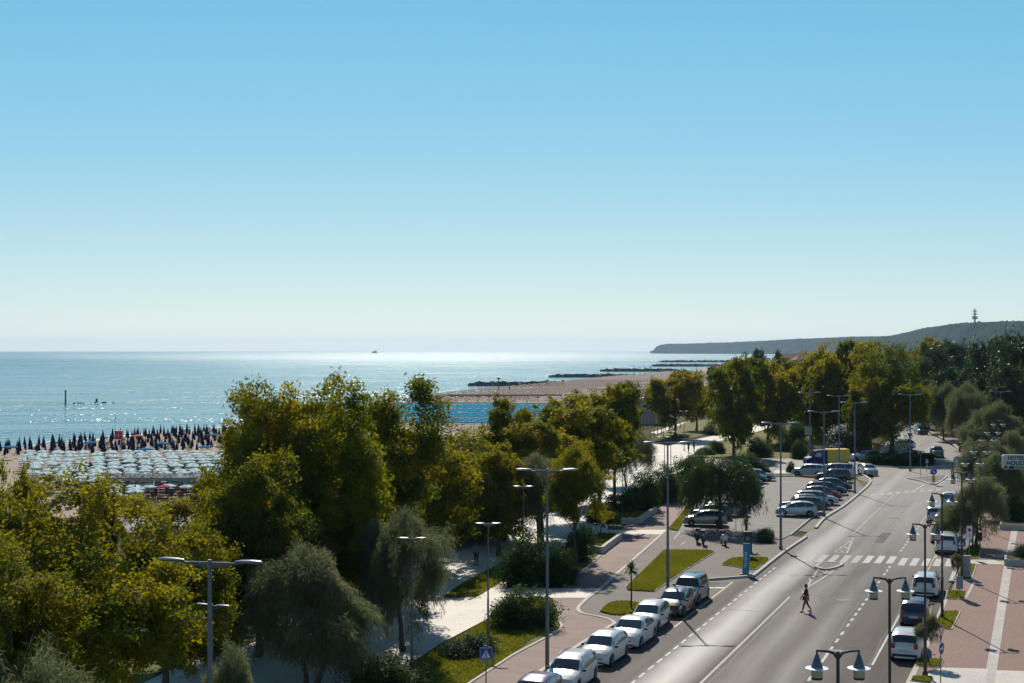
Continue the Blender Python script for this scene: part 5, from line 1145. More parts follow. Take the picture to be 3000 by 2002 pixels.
p = G(337, 1322, BZ); root = empty('flagpole', p, 0, 'thin grey flagpole beside the red lifeguard tower', 'flagpole'); MB().tube([(0, 0, 0), (0, 0, 7)], [.06, .03], 6).lathe([(.07, 7), (.07, 7.1)], 8).build('pole', M_grey, root); MB().box((.12, 0, 6.4), (.22, .02, .5)).build('flag', M_signw, root)
# foam over the sunken reef and along the shore
def foam():
    q = np.random.default_rng(12); mb = MB()
    def sliver(x, y, l, w_, z): mb.add([(x-l/2, y, z), (x-l*.2, y-w_/2, z), (x+l*.25, y-w_*.4, z), (x+l/2, y, z), (x+l*.2, y+w_/2, z), (x-l*.25, y+w_*.4, z)], [(0, 1, 2, 3, 4, 5)])
    path = [(40, 1192), (120, 1188), (200, 1184), (300, 1180), (420, 1176), (520, 1168), (640, 1162), (760, 1158), (900, 1152)]
    for i in range(420):
        t = q.uniform(0, len(path)-1.01); k = int(t); f = t-k; px = path[k][0]*(1-f)+path[k+1][0]*f; py = path[k][1]*(1-f)+path[k+1][1]*f
        if math.sin(px*.031)+math.sin(px*.011+2)+q.normal(0, .5) < -.2: continue
        p = G(px, py+q.normal(0, 1.2), SZ); sliver(p.x, p.y, q.uniform(.6, 2.4), q.uniform(.3, 1.4), SZ+.06)
    for (px0, py0, sx, n) in ((1610, 1085, 45, 90), (1400, 1102, 60, 40), (1790, 1073, 50, 60)):
        for i in range(n): p = G(px0+q.normal(0, sx*.5), py0+q.normal(0, .9), SZ); sliver(p.x, p.y, q.uniform(2, 7), q.uniform(1, 5), SZ+.06)
    for i in range(1500):
        t = q.uniform(140, 1250); x = float(np.interp(t, S0[:, 1], S0[:, 0])); wv = 1.3*math.sin(t*.11)+1.0*math.sin(t*.043+1)
        sliver(x+wv-1.5-(abs(q.normal(0, 2.2)) if i % 3 else q.uniform(3, 9)), t, q.uniform(.5, 1.6), q.uniform(.8, 3.2), SZ+.08)
    o = mb.build('foam', plain('sea_foam', (.75, .78, .78), .6)); tag(o, 'white foam on the reef and along the water edge', 'foam', kind='stuff')
foam()
# sea marks, breakwaters, ship
def rocks(name, P, w_, h_, n, lb, seed=1, gp='rock breakwaters'):
    q = np.random.default_rng(seed); mb = MB(); 
    for i in range(n):
        t = q.uniform(0, 1); a = Vector(P[0]).lerp(Vector(P[1]), t); end = min(t, 1-t)*8; k = min(1, .5+end)
        off = q.normal(0, .35)*w_*k; hh = max(0, h_*k*(1-abs(off)/w_))
        c = Vector((a.x+q.normal(0, .6), a.y+off, SZ+hh*q.uniform(.2, 1))); s0 = q.uniform(.7, 1.7) if n > 50 else q.uniform(.2, .5)
        M = Matrix.Rotation(q.uniform(0, 6), 3, 'Z') @ Matrix.Rotation(q.uniform(-.6, .6), 3, 'X')
        vs = [c+M @ Vector((x*s0*q.uniform(.6, 1), y*s0*q.uniform(.6, 1), z*s0*q.uniform(.4, .7))) for x in (-1, 1) for y in (-1, 1) for z in (-1, 1)]
        mb.add(vs, [(0, 1, 3, 2), (4, 6, 7, 5), (0, 4, 5, 1), (2, 3, 7, 6), (0, 2, 6, 4), (1, 5, 7, 3)])
    o = mb.build(name, plain('breakwater_rock', (.07, .06, .055), .9, var=.5, scale=.8)); tag(o, lb, 'breakwater', gp)
for i, (xa, xb, py, h_, lb) in enumerate([(1380, 1640, 1131, 1.7, 'dark rock breakwater nearest of the far ones, longest'), (1612, 1870, 1106, 1.9, 'second dark rock breakwater'), (1762, 1990, 1089, 2.2, 'third dark rock breakwater, behind the thin poles'), (1914, 2110, 1074, 2.6, 'fourth dark rock breakwater'), (1933, 2150, 1062, 3.2, 'farthest dark rock breakwater')]):
    a = G(xa, py, SZ); b = G(xb, py, SZ); rocks('breakwater', (a, b), 4+i, h_, 420, lb, i+1)
a = G(180, 1184, SZ); b = G(330, 1180, SZ); rocks('reef_rocks', (a, b), 2, .12, 14, 'low half-sunken rocks left in the near sea', 9, None)
def post(px, py, top, r, lb, cross=False, name='sea_marker'):
    p = G(px, py, SZ); h = AT(px, top, p.y).z-SZ; root = empty(name, p, 0, lb, 'marker post'); MB().tube([(0, 0, -.5), (0, 0, h)], r, 8).build('post', M_dark, root)
    if cross: MB().box((0, 0, h-.4), (1.8, .12, .5)).build('board', M_dark, root)
post(192, 1182, 1143, .3, 'tall dark post standing in the near sea')
post(283, 1177, 1168, .45, 'short dark stub above the near sea rocks')
for i, (px, py, top, cr) in enumerate([(1461, 1160, 1107, True), (1492, 1160, 1125, True), (1603, 1140, 1113, True), (1649, 1136, 1113, True), (1782, 1112, 1092, True), (1858, 1110, 1073, False), (1875, 1108, 1073, False), (1889, 1108, 1073, False), (1905, 1105, 1074, True), (2040, 1090, 1070, False)]):
    post(px, py, top, .22, ['thin tall mast', 'dark beach look-out post'][cr]+[' beside the nearest breakwater', ' right of the mast by the nearest breakwater', ' before the second breakwater', ' right end of the second breakwater pair', ' at the third breakwater', ' left of three before the third breakwater', ' middle of three before the third breakwater', ' right of three before the third breakwater', ' at the far jetty', ' at the far beach'][i], cr, 'beach_mast')
p = G(1097, 1029.5, SZ); sh = empty('ship', (AT(1097, 1026, 9000).x, 9000, SZ), 0, 'tiny grey ship on the horizon', 'ship')
MB().box((0, 0, 4), (34, 10, 9)).box((3, 0, 10), (24, 9, 5)).build('hull', M_grey, sh); MB().box((6, 0, 14), (12, 8, 4)).box((8, 0, 17), (3, 3, 3)).build('superstructure', M_lgrey, sh)
# radio tower on the hill
p = AT(2856, 946, 3720); root = empty('radio_tower', p, 0, 'concrete radio tower with round platforms on the wooded hilltop', 'tower'); C_ = plain('tower_concrete', (.12, .13, .14), .8)
MB().lathe([(2.6, -8), (2.2, 14), (1.8, 34)], 14).build('shaft', C_, root, True, 40)
for z, r_, h_ in ((11, 8, 3.0), (15, 8.6, 3.0), (23, 8, 2), (29.5, 6.8, 1.6), (34, 5.5, 1.4)): MB().lathe([(r_*.55, z-h_*.5), (r_, z), (r_, z+h_*.5), (r_*.55, z+h_*.7)], 16).build('platform', C_, root, True, 35)
MB().tube([(0, 0, 34), (0, 0, 41)], [.6, .25], 6).build('antenna', C_, root)
# pink building, gazebo, fence, sheds
pk = plain('pink_plaster', (.46, .29, .29), .8); 
p = G(1885, 1243); root = empty('pink_building', (p.x, p.y+4, 0), R(6), 'small pink beach building with a pale flat roof behind the plane trees', 'building')
MB().box((0, 0, 2.7), (9, 7, 5.4)).build('wall', pk, root); MB().box((0, 0, 5.55), (10, 8.2, .3)).build('roof', M_white, root)
for x in (-3, 0, 3): 
    f = MB().box((x, -3.53, 3.8), (1.3, .1, .9)).build('window', M_white, root); MB().box((x, -3.6, 3.8), (1.1, .06, .7)).build('pane', M_glass, f)
MB().box((-1.5, -3.53, 1.1), (1.1, .1, 2.2)).build('door', M_dark, root)
p = G(2050, 1165, BZ); root = empty('gazebo', (p.x, p.y, BZ), 0, 'dark pyramid-roofed gazebo on the far beach', 'gazebo')
mb = MB(); mb.lathe([(.05, 6.4), (4.4, 3.7), (4.4, 3.5)], 4); mb.build('roof', plain('gazebo_roof', (.06, .035, .04), .8), root).rotation_euler.z = R(45)
for sx in (-2.6, 2.6):
    for sy in (-2.6, 2.6): MB().tube([(sx, sy, 0), (sx, sy, 3.6)], .15, 6).build('post', M_bark, root)
p0, p1 = G(1860, 1262), G(1950, 1240); root = empty('mesh_fence', p0, 0, 'green mesh fence in front of the pink building', 'fence'); d = p1-p0; mb = MB(); gm = plain('green_mesh', (.02, .10, .07), .7)
for i in range(9): MB().tube([d*i/8, d*i/8+Vector((0, 0, 2.4))], .05, 5).build('fence_post', gm, root)
for i in range(46): q = d*i/46; mb.tube([q, q+Vector((0, 0, 2.3))], .02, 3, False)
for z in np.linspace(.1, 2.3, 12): mb.tube([Vector((0, 0, z)), d+Vector((0, 0, z))], .02, 3, False)
mb.build('mesh', gm, root)
# right: dark wall, tan field, white gate, far houses, woods
sheet('field', [(2925, 1200), (3100, 1200), (3300, 1240), (3000, 1262), (2950, 1245)], .02, M_sand)
p0, p1 = G(2880, 1200), G(3150, 1206); d = p1-p0; root = empty('boundary_wall', p0, 0, 'long dark blue-grey wall under the right-hand pines', 'wall'); an = math.atan2(d.y, d.x)
bw = MB().box((d.length/2, 0, 1.1), (d.length, .3, 2.2)).build('panel', plain('slate_wall', (.05, .065, .075), .8), root); bw.rotation_euler.z = an; cp = MB().box((d.length/2, 0, 2.25), (d.length, .4, .1)).build('coping', M_grey, root); cp.rotation_euler.z = an
p0, p1 = G(2962, 1278), G(2984, 1279); d = p1-p0; root = empty('white_gate', p0, 0, 'white barred gate left of the shrub at the right edge', 'gate'); mb = MB()
for i in range(9): mb.box(d*i/8+Vector((0, 0, 1.0)), (.06, .06, 1.9))
mb.build('bars', M_white, root); MB().tube([Vector((0, 0, 1.9)), d+Vector((0, 0, 1.9))], .05, 5).tube([Vector((0, 0, .2)), d+Vector((0, 0, .2))], .05, 5).build('rail', M_white, root)
rf = plain('roof_tile', (.22, .10, .07), .85); wl = plain('house_wall', (.35, .30, .26), .85)
for i, (px, w_, h_, Y, lb) in enumerate([(2325, 26, 11, 900, 'far terracotta-roofed house, widest, above the tree belt'), (2368, 20, 10, 880, 'far terracotta-roofed house right of the widest one'), (2290, 14, 8, 950, 'small far house left of the widest one'), (2235, 12, 7, 1000, 'small pale far house at the left end of the town'), (2390, 14, 9, 980, 'far house half hidden by the loose yellow tree')]):
    x = AT(px, 1026, Y).x; root = empty('far_house', (x, Y, 0), R(12*i), lb, 'house', 'far houses of the town'); MB().box((0, 0, h_/2), (w_, 10, h_)).build('wall', wl, root)
    mb = MB(); a = w_/2+.6; mb.add([(-a, -5.6, h_), (a, -5.6, h_), (a, 5.6, h_), (-a, 5.6, h_), (-a+4, 0, h_+3), (a-4, 0, h_+3)], [(0, 1, 5, 4), (2, 3, 4, 5), (1, 2, 5), (3, 0, 4), (3, 2, 1, 0)]); mb.build('roof', rf, root)
    for k in range(int(w_/3.2)): MB().box((-w_/2+1.8+k*3.1, -5.03, h_*.6), (1.1, .08, 1.4)).build('window', M_glass, root)
def woods():
    q = np.random.default_rng(21); Ps = []; S = []
    zones = [(2130, 2560, 520, 1100, 90, 5.5, 9), (2500, 3150, 380, 900, 130, 7, 13), (2080, 2200, 520, 900, 16, 4.5, 7)]
    for (xa, xb, ya, yb, n, rr, hh) in zones:
        for i in range(n):
            Y = q.uniform(ya, yb); px = q.uniform(xa, xb); x = AT(px, 1026, Y).x; r = rr*q.uniform(.7, 1.2); h = hh*q.uniform(.7, 1.15); m = 620
            d = unit(q.normal(size=(m, 3))); d[:, 2] = np.abs(d[:, 2])*1.0; lump = 1+.22*np.sin(d[:, :1]*7+i)*np.cos(d[:, 1:2]*6)
            Ps.append(np.array([x, Y, h*.35])+d*np.array([r, r, h*.65])*lump*q.uniform(.8, 1.05, (m, 1))); S.append(np.full(m, q.normal(.45, .12)))
    P = np.concatenate(Ps); n = len(P); nr = unit(q.normal(size=(n, 3))+[0, -.2, .6]); U = unit(np.cross(nr, q.normal(size=(n, 3)))); V = np.cross(nr, U)
    s0 = q.uniform(.35, .75, (n, 1)); o = link('woods', quads_mesh('woods', P, U*s0, V*s0*.7, np.clip(np.concatenate(S)+q.normal(0, .08, n), 0, 1), leaf_mat('woods_leaf', [(0, (.012, .03, .012)), (.5, (.03, .06, .02)), (1, (.09, .09, .03))], .3, .6)))
    tag(o, 'far dark woods behind the park trees', 'woods', kind='stuff')
woods()
for i, (px, top, Y) in enumerate([(2222, 1020, 620), (2280, 1024, 600)]): tree('pine_tree', px, 0, top, 38, PINEC, ['dark lone tree on the shore skyline left of the far houses', 'dark lone tree under the far houses'][i], group='lone skyline trees', Y=Y, tr=.3)

# ------------------------------------------------------------------ signs
def text_mesh(body, size, m, parent, loc, rot, name='lettering', ext=.004):
    c = bpy.data.curves.new(name, 'FONT'); c.body = body; c.size = size; c.extrude = ext; c.align_x = 'CENTER'; c.align_y = 'CENTER'; c.offset = size*.02
    t = bpy.data.objects.new(name, c); COL.objects.link(t); dg = bpy.context.evaluated_depsgraph_get(); me = bpy.data.meshes.new_from_object(t.evaluated_get(dg)); bpy.data.objects.remove(t)
    o = link(name, me, None, parent); me.materials.clear(); me.materials.append(m); o.location = loc; o.rotation_euler = rot; return o
def poly_plate(name, pts, th, m, parent, loc=(0, 0, 0), rz=0):
    """flat plate in the XZ plane, facing -Y"""
    n = len(pts); mb = MB(); vs = [(x, -th/2, z) for x, z in pts]+[(x, th/2, z) for x, z in pts]
    mb.add(vs, [tuple(range(n)), tuple(range(n, 2*n))[::-1]]+[(k, n+k, n+(k+1) % n, (k+1) % n) for k in range(n)]); o = mb.build(name, m, parent); o.location = loc; o.rotation_euler.z = rz; return o
def circ(r, n=24, cx=0, cz=0): return [(cx+r*math.cos(2*math.pi*k/n), cz+r*math.sin(2*math.pi*k/n)) for k in range(n)]
def rounded(w_, h_, r=.05, n=4):
    out = []
    for (cx, cz, a0) in ((w_/2-r, h_/2-r, 0), (-w_/2+r, h_/2-r, 90), (-w_/2+r, -h_/2+r, 180), (w_/2-r, -h_/2+r, 270)):
        for k in range(n+1): a = R(a0+90*k/n); out.append((cx+r*math.cos(a), cz+r*math.sin(a)))
    return out
def sign_pole(x, y, h, label, rz=0, z0=0, r=.03):
    root = empty('road_sign', (x, y, z0), rz, label, 'road sign'); MB().tube([(0, 0, -.05), (0, 0, h)], r, 8).build('pole', M_steel, root); return root
def crossing_panel(root, z, s=.62, y=-.045):
    pl = poly_plate('sign_plate', rounded(s, s, .05), .012, M_blue, root, (0, y, z))
    bd = MB(); 
    for (cx, cz, w_, h_) in ((0, s*.44, s*.86, .014), (0, -s*.44, s*.86, .014), (s*.44, 0, .014, s*.86), (-s*.44, 0, .014, s*.86)): bd.box((cx, -.009, cz), (w_, .004, h_))
    bd.build('border', M_signw, pl)
    poly_plate('white_triangle', [(-s*.36, -s*.33), (s*.36, -s*.33), (0, s*.34)], .004, M_signw, pl, (0, -.011, 0))
    wk = MB(); wk.tube([(-.01*s/.6, 0, s*.13), (-.015, 0, -s*.05)], s*.035, 6).tube([(-.015, 0, -s*.05), (s*.09, 0, -s*.26)], s*.022, 6).tube([(-.015, 0, -s*.05), (-s*.11, 0, -s*.25)], s*.022, 6).tube([(0, 0, s*.08), (s*.1, 0, -s*.01)], s*.018, 6).tube([(0, 0, s*.08), (-s*.1, 0, 0)], s*.018, 6).ell((0, 0, s*.19), (s*.08, .01, s*.08), 6)
    for k in range(5): wk.box((-s*.24+k*s*.12, 0, -s*.29), (s*.05, .006, s*.05))
    w_ = wk.build('walking_figure', plain('sign_black', (.02, .02, .03), .5), pl); w_.location = (0, -.017, 0); w_.scale = (1, .12, 1); return pl
x = AT(1424, 1026, 65).x; r_ = sign_pole(x, 65, 2.5, 'blue pedestrian crossing sign at the bottom of the picture beside the cycle path', R(2)); crossing_panel(r_, 2.12, .62)
p = G(2816, 1697); r_ = sign_pole(p.x, p.y, 2.95, 'blue pedestrian crossing sign by the brick pavement in front of the white parked car', R(-20), .1); crossing_panel(r_, 2.5, .62)
r_ = empty('road_sign', (AT(2287, 1026, 113.9).x, 113.9, 0), R(35), 'dark blue sign strapped to the tall lamp at the car park entrance', 'road sign'); crossing_panel(r_, 3.0, .62, -.13)
MB().box((0, -.1, 3.1), (.2, .06, .04)).box((0, -.1, 2.85), (.2, .06, .04)).build('clamp', M_steel, r_)
def disc_sign(root, z, r, y=-.045, arrow='r', rz=0):
    d = poly_plate('sign_disc', circ(r), .012, M_signw, root, (0, y, z), rz); poly_plate('blue_face', circ(r*.92), .004, M_blue, d, (0, -.009, 0))
    k = r/.3
    A = [(-.2*k, -.035*k), (.04*k, -.035*k), (.04*k, -.12*k), (.2*k, 0), (.04*k, .12*k), (.04*k, .035*k), (-.2*k, .035*k)]
    if arrow == 'd': c_, s_ = math.cos(R(-45)), math.sin(R(-45)); A = [(x*c_-z_*s_, x*s_+z_*c_) for x, z_ in A]
    poly_plate('white_arrow', A, .004, M_signw, d, (0, -.014, 0)); return d
x = AT(2754, 1026, 66).x; r_ = sign_pole(x, 66, 3.15, 'give-way triangle above a round blue arrow sign at the pavement edge', R(50), .1); disc_sign(r_, 2.05, .3)
t_ = poly_plate('give_way_triangle', [(-.36, .27), (.36, .27), (0, -.36)], .012, M_signr, r_, (0, -.045, 2.82)); poly_plate('white_face', [(-.25, .21), (.25, .21), (0, -.22)], .004, M_signw, t_, (0, -.009, 0))
p = G(2735, 1421); r_ = sign_pole(p.x, p.y, 1.9, 'round blue arrow sign with a yellow post marker on the roundabout splitter island', 0, .1); disc_sign(r_, 1.5, .42, arrow='d'); MB().box((0, -.06, .65), (.35, .04, .75)).build('yellow_marker', plain('marker_yellow', (.6, .33, .02), .5), r_)
p = G(2666, 1345); r_ = sign_pole(p.x, p.y, 4.0, 'back of a dark give-way triangle and disc beyond the roundabout', 0); poly_plate('triangle_back', [(-.45, .35), (.45, .35), (0, -.45)], .02, M_black, r_, (0, -.045, 3.5)); poly_plate('disc_back', circ(.33), .02, M_black, r_, (0, -.045, 2.6))
p = G(2697, 1400); r_ = sign_pole(p.x, p.y, 3.3, 'thin sign pole with a small dark triangle on the splitter island', 0, .1); poly_plate('triangle_back', [(-.3, -.22), (.3, -.22), (0, .3)], .02, M_black, r_, (0, -.045, 3.0))
p = G(2840, 1640); r_ = sign_pole(p.x, p.y, 2.6, 'tall white panel with a small round no-parking symbol beside the tamarisk trunk', R(-10), .1); pl = poly_plate('panel', rounded(.42, 1.0, .04), .015, M_signw, r_, (0, -.045, 2.0)); poly_plate('symbol_ring', circ(.14), .004, M_signr, pl, (0, -.012, .2)); poly_plate('symbol_face', circ(.105), .004, plain('symbol_violet', (.12, .06, .3), .5), pl, (0, -.017, .2))
lt = MB()
for k in range(5): lt.box((0, -.011, -.08-k*.07), (.28-.04*(k % 2), .003, .02))
lt.build('lettering', plain('sign_text_grey', (.2, .15, .25), .5), pl)
p = G(2368, 1330); r_ = sign_pole(p.x, p.y, 4.3, 'pale square board on a pole behind the blue truck', 0); poly_plate('panel', rounded(1.1, 1.3, .04), .03, plain('board_grey', (.4, .4, .4), .6), r_, (0, -.05, 3.6))
p = G(2715, 1385); r_ = sign_pole(p.x, p.y, 1.6, 'small blue sign with a yellow marker at the right end of the roundabout hedge', R(40), .1); disc_sign(r_, 1.35, .35); MB().box((0, -.06, .6), (.35, .04, .55)).build('yellow_marker', plain('marker_yellow', (.6, .33, .02), .5), r_)
p = G(2806, 1420); r_ = empty('traffic_mirror', (p.x, p.y, .1), R(-15), 'round convex traffic mirror at the roadside before the far lantern lamps', 'mirror'); MB().tube([(0, 0, 0), (0, 0, 3.0)], .04, 8).build('pole', M_steel, r_)
MB().lathe([(.001, .06), (.5, .0), (.55, -.03), (.001, -.06)], 24, (0, 0, 2.75), Matrix.Rotation(R(80), 3, 'X')).build('mirror_face', plain('mirror_pale', (.5, .48, .44), .2, .6), r_, True, 40)
for (q, lb) in ((Z3(1430, 1130), 'bare thin sign post under the weeping tree'), (B8(1010, 700), 'thin post between the parked cars and the tall lamp, left'), (B8(1275, 440), 'thin post by the silver hatchback leaving the roundabout')):
    p = G(*q); r_ = sign_pole(p.x, p.y, 2.4, lb, 0); MB().box((0, -.03, 2.3), (.3, .02, .12)).build('small_plate', M_steel, r_)
# hotel sign on its mast
r_ = empty('hotel_sign', (AT(3045, 1026, 60).x, 60, .12), R(-3), 'pale rounded hotel sign on a mast at the right edge reading HOTEL HOLIDAY', 'sign'); ZS = AT(2940, 1354, 60).z-.12; xo = AT(2938, 1354, 60).x-AT(3045, 1026, 60).x
pf = poly_plate('sign_box', rounded(2.3, .62, .1, 6), .14, plain('sign_cream', (.6, .58, .56), .6), r_, (xo+1.15, 0, ZS)); BLK = plain('sign_letter_black', (.012, .012, .014), .5)
text_mesh('HOTEL', .23, BLK, pf, (-.58, -.078, .17), (R(90), 0, 0)); text_mesh('HOLIDAY', .25, BLK, pf, (-.46, -.078, -.06), (R(90), 0, 0))
mb = MB(); mb.box((-1.02, -.078, -.22), (.12, .006, .1)).box((-.78, -.078, -.22), (.22, .006, .1))
for k in range(13): mb.box((-.6+k*.075, -.078, -.22+.008*(k % 2)), (.05, .006, .06))
mb.box((.0, -.078, -.285), (1.9, .006, .015)); mb.build('small_lettering', BLK, pf)
MB().tube([(0, .12, 0), (0, .12, ZS+.4)], .07, 10).build('mast', M_grey, r_)
# blue curved totem with white lettering, totem foot
p = G(2188, 1684); r_ = empty('info_totem', (p.x, p.y, .0), R(-14), 'slim curved blue totem with vertical white lettering on the small lawn', 'totem')
mb = MB(); n = 10; vs = []
for i in range(n+1):
    t = i/n; xx = .10*math.sin(t*2.2)-.1; z = 2.25*t
    for sx, sy in ((-.24, -.07), (.24, -.07), (.24, .07), (-.24, .07)): vs.append((sx+xx, sy+.06*t*t, z))
fs = [(i*4+k, i*4+(k+1) % 4, (i+1)*4+(k+1) % 4, (i+1)*4+k) for i in range(n) for k in range(4)]+[(3, 2, 1, 0), (n*4, n*4+1, n*4+2, n*4+3)]
mb.add(vs, fs); mb.build('body', plain('totem_blue', (.02, .24, .42), .4), r_)
mb = MB()
for k in range(9): z = .55+k*.13; t = z/2.25; mb.box((.10*math.sin(t*2.2)-.16, -.075+.06*t*t, z), (.15, .012, .07 if k % 3 else .04))
mb.build('lettering', M_signw, r_)
MB().box((-.08, 0, .04), (.8, .45, .08)).build('plinth', M_kerb, r_)
# ticket machine with a spiky plant behind it
p = G(2190, 1634); r_ = empty('ticket_machine', (p.x, p.y, 0), 0, 'dark green box-like machine between the totem and the yucca', 'ticket machine'); mo = MB().box((0, 0, 1.15), (.62, .5, 1.8)).build('cabinet', plain('machine_dark', (.012, .03, .028), .5), r_); MB().box((0, -.26, 1.5), (.35, .02, .3)).build('panel', M_grey, r_); MB().box((0, 0, .1), (.3, .3, .3)).build('foot', M_black, r_)
def spiky(px, py, h, spread, label, nf=46, z0=0, trunk_r=.05, lw=.035):
    p = G(px, py, z0); r_ = empty('palm', p, 0, label, 'palm'); q = np.random.default_rng(int(px)); mb = MB()
    mb.tube([(0, 0, 0), (.03, .02, h*.5), (0, 0, h)], [trunk_r*1.2, trunk_r, trunk_r*.9], 7); mb.build('trunk', M_bark, r_); fb = MB()
    for i in range(nf):
        a = q.uniform(0, 6.28); e = q.uniform(-.5, 1.4); L = spread*q.uniform(.7, 1.1); d = Vector((math.cos(a)*math.cos(e), math.sin(a)*math.cos(e), math.sin(e))); sd = Vector((-math.sin(a), math.cos(a), 0))
        c0 = Vector((0, 0, h)); m_ = c0+d*L*.55; t_ = c0+d*L+Vector((0, 0, -.22*L*math.cos(e)))
        fb.add([c0-sd*lw*.5, c0+sd*lw*.5, m_+sd*lw, m_-sd*lw, t_], [(0, 1, 2, 3), (3, 2, 4)])
    lf = fb.build('fronds', leaf_mat('frond', [(0, (.06, .09, .03)), (1, (.06, .09, .03))], .35, .5) if 'frond' not in bpy.data.materials else bpy.data.materials['frond'], r_); return r_
spiky(1849, 1786, 2.45, .72, 'small thin-trunked palm on the round grass patch behind the parked cars', 110, trunk_r=.05, lw=.04)
spiky(2186, 1610, 2.15, .7, 'bushy yucca behind the dark green ticket machine', 90, trunk_r=.12)
p = G(1374, 1576); r_ = empty('kiosk', (p.x, p.y+1.5, 0), R(12), 'dark brown wooden kiosk under the trees behind the promenade bicycles', 'kiosk'); MB().box((0, 0, 1.2), (3.2, 2.2, 2.4)).build('wall', plain('kiosk_wood', (.06, .035, .025), .8), r_); MB().box((0, 0, 2.5), (3.8, 2.8, .14)).build('roof', plain('kiosk_roof', (.10, .08, .07), .8), r_); MB().box((0, -1.11, 1.45), (2.0, .04, .8)).build('hatch', M_black, r_)
# cabinets and bins on the brick pavement
p = G(*Z2(1850, 585)); r_ = empty('utility_cabinet', (p.x, p.y, .15), R(-20), 'tall pale grey utility cabinet in the grass bed, larger one', 'cabinet', 'grey cabinets'); MB().box((0, 0, .75), (.62, .4, 1.5)).build('cabinet', plain('cabinet_grey', (.3, .3, .31), .6), r_); MB().box((0, 0, 1.53), (.68, .46, .06)).build('lid', M_lgrey, r_); MB().box((-.2, -.21, .8), (.03, .02, .1)).build('handle', M_black, r_)
p = G(*Z2(1797, 755)); r_ = empty('utility_cabinet', (p.x, p.y, .15), R(-20), 'short grey utility cabinet on a post in the grass bed, smaller one', 'cabinet', 'grey cabinets'); MB().box((0, 0, .95), (.42, .25, .8)).build('cabinet', plain('cabinet_grey', (.3, .3, .31), .6), r_); MB().tube([(0, 0, 0), (0, 0, .6)], .04, 6).build('post', M_steel, r_)
p = G(*Z2(1968, 330)); r_ = empty('litter_bin', (p.x, p.y, .12), R(-20), 'brown square litter bin on a post by the tamarisk trunk', 'litter bin'); MB().box((0, 0, .95), (.42, .3, .6)).build('bin', plain('bin_brown', (.12, .07, .05), .7), r_); MB().tube([(0, 0, 0), (0, 0, .7)], .035, 6).build('post', M_steel, r_); MB().box((0, 0, 1.27), (.46, .34, .04)).build('lid', M_black, r_)
# planters at the right edge
for i, (px, py, lb) in enumerate([(2985, 1560, 'low stone planter at the right edge, upper'), (3010, 1668, 'low stone planter at the right edge, lower')]):
    p = G(px, py); r_ = empty('stone_planter', (p.x, p.y+1.5, .12), R(-20), lb, 'planter', 'stone planters'); MB().box((0, 0, .25), (2.2, 2.2, .5)).build('trough', M_kerb, r_); MB().box((0, 0, .51), (1.9, 1.9, .04)).build('soil', M_soil, r_)
# mooring: posts along the dry lawn
for i in range(9):
    p = G(1905+i*11, 1279-i*3.2); r_ = put('bollard', bpy.data.meshes['bollard'] if 'bollard' in bpy.data.meshes else MB().tube([(0, 0, 0), (0, 0, 1.0)], .09, 7).lathe([(.11, 1.0), (.11, 1.06), (.03, 1.12)], 7).build('bollard', plain('bollard_brown', (.10, .05, .04), .7)).data, p.x, p.y, 0, 'short brown post in the line along the path by the dry lawn', 'bollard', 'brown posts by the dry lawn')
for o in [o for o in bpy.data.objects if o.name == 'bollard' and 'label' not in o]: bpy.data.objects.remove(o)
# benches/white slab on the lot
# ------------------------------------------------------------------ two-wheelers
def scooter(px, py, rz, lb, body, seatc=M_black, name='scooter', z0=0, gp='parked scooters'):
    p = G(px, py, z0); r_ = empty(name, p, rz, lb, 'scooter', gp)
    for x in (-.62, .62):
        w_ = MB().lathe([(.15, -.05), (.23, -.05), (.25, 0), (.23, .05), (.15, .05)], 14, (x, 0, .25), Matrix.Rotation(math.pi/2, 3, 'X')).build('wheel', M_tyre, r_, True); MB().lathe([(.15, -.02), (.15, .02)], 12, (x, 0, .25), Matrix.Rotation(math.pi/2, 3, 'X')).build('rim', M_rim, w_)
    MB().ell((-.42, 0, .55), (.95, .36, .42), 8).ell((.05, 0, .3), (.7, .32, .14), 8).ell((.5, 0, .62), (.22, .42, .75), 8).build('body', body, r_, True)
    MB().ell((-.35, 0, .80), (.85, .3, .16), 8).build('seat', seatc, r_, True); MB().tube([(.62, 0, .3), (.5, 0, .85), (.42, 0, 1.05)], [.04, .035, .035], 6).tube([(.42, -.33, 1.08), (.44, 0, 1.04), (.42, .33, 1.08)], .02, 6).build('handlebar', M_black, r_)
    MB().ell((.6, 0, .95), (.12, .22, .16), 6).build('headlight', M_lamp, r_, True); MB().box((-.85, 0, 1.0), (.36, .38, .3)).build('top_case', M_black, r_)
    for s in (-1, 1): MB().tube([(.42, s*.28, 1.08), (.42, s*.33, 1.25)], .01, 4).ell((.42, s*.34, 1.28), (.03, .12, .08), 5).build('mirror', M_black, r_)
    return r_
scooter(2043, 1592, R(-100), 'black scooter parked in the shade before the beige car, the left pair rear one', BLACK); scooter(2060, 1598, R(-95), 'dark scooter beside the black one with a grey flank', NAVY)
scooter(2120, 1598, R(-85), 'scooter with a pale front shield at the foot of the weeping tree', WHITE); scooter(2829, 1318, R(20), 'dark motorcycle parked on the far pavement edge', BLACK, name='motorcycle'); scooter(2820, 1322, R(30), 'second scooter parked left of the far motorcycle', BRED)
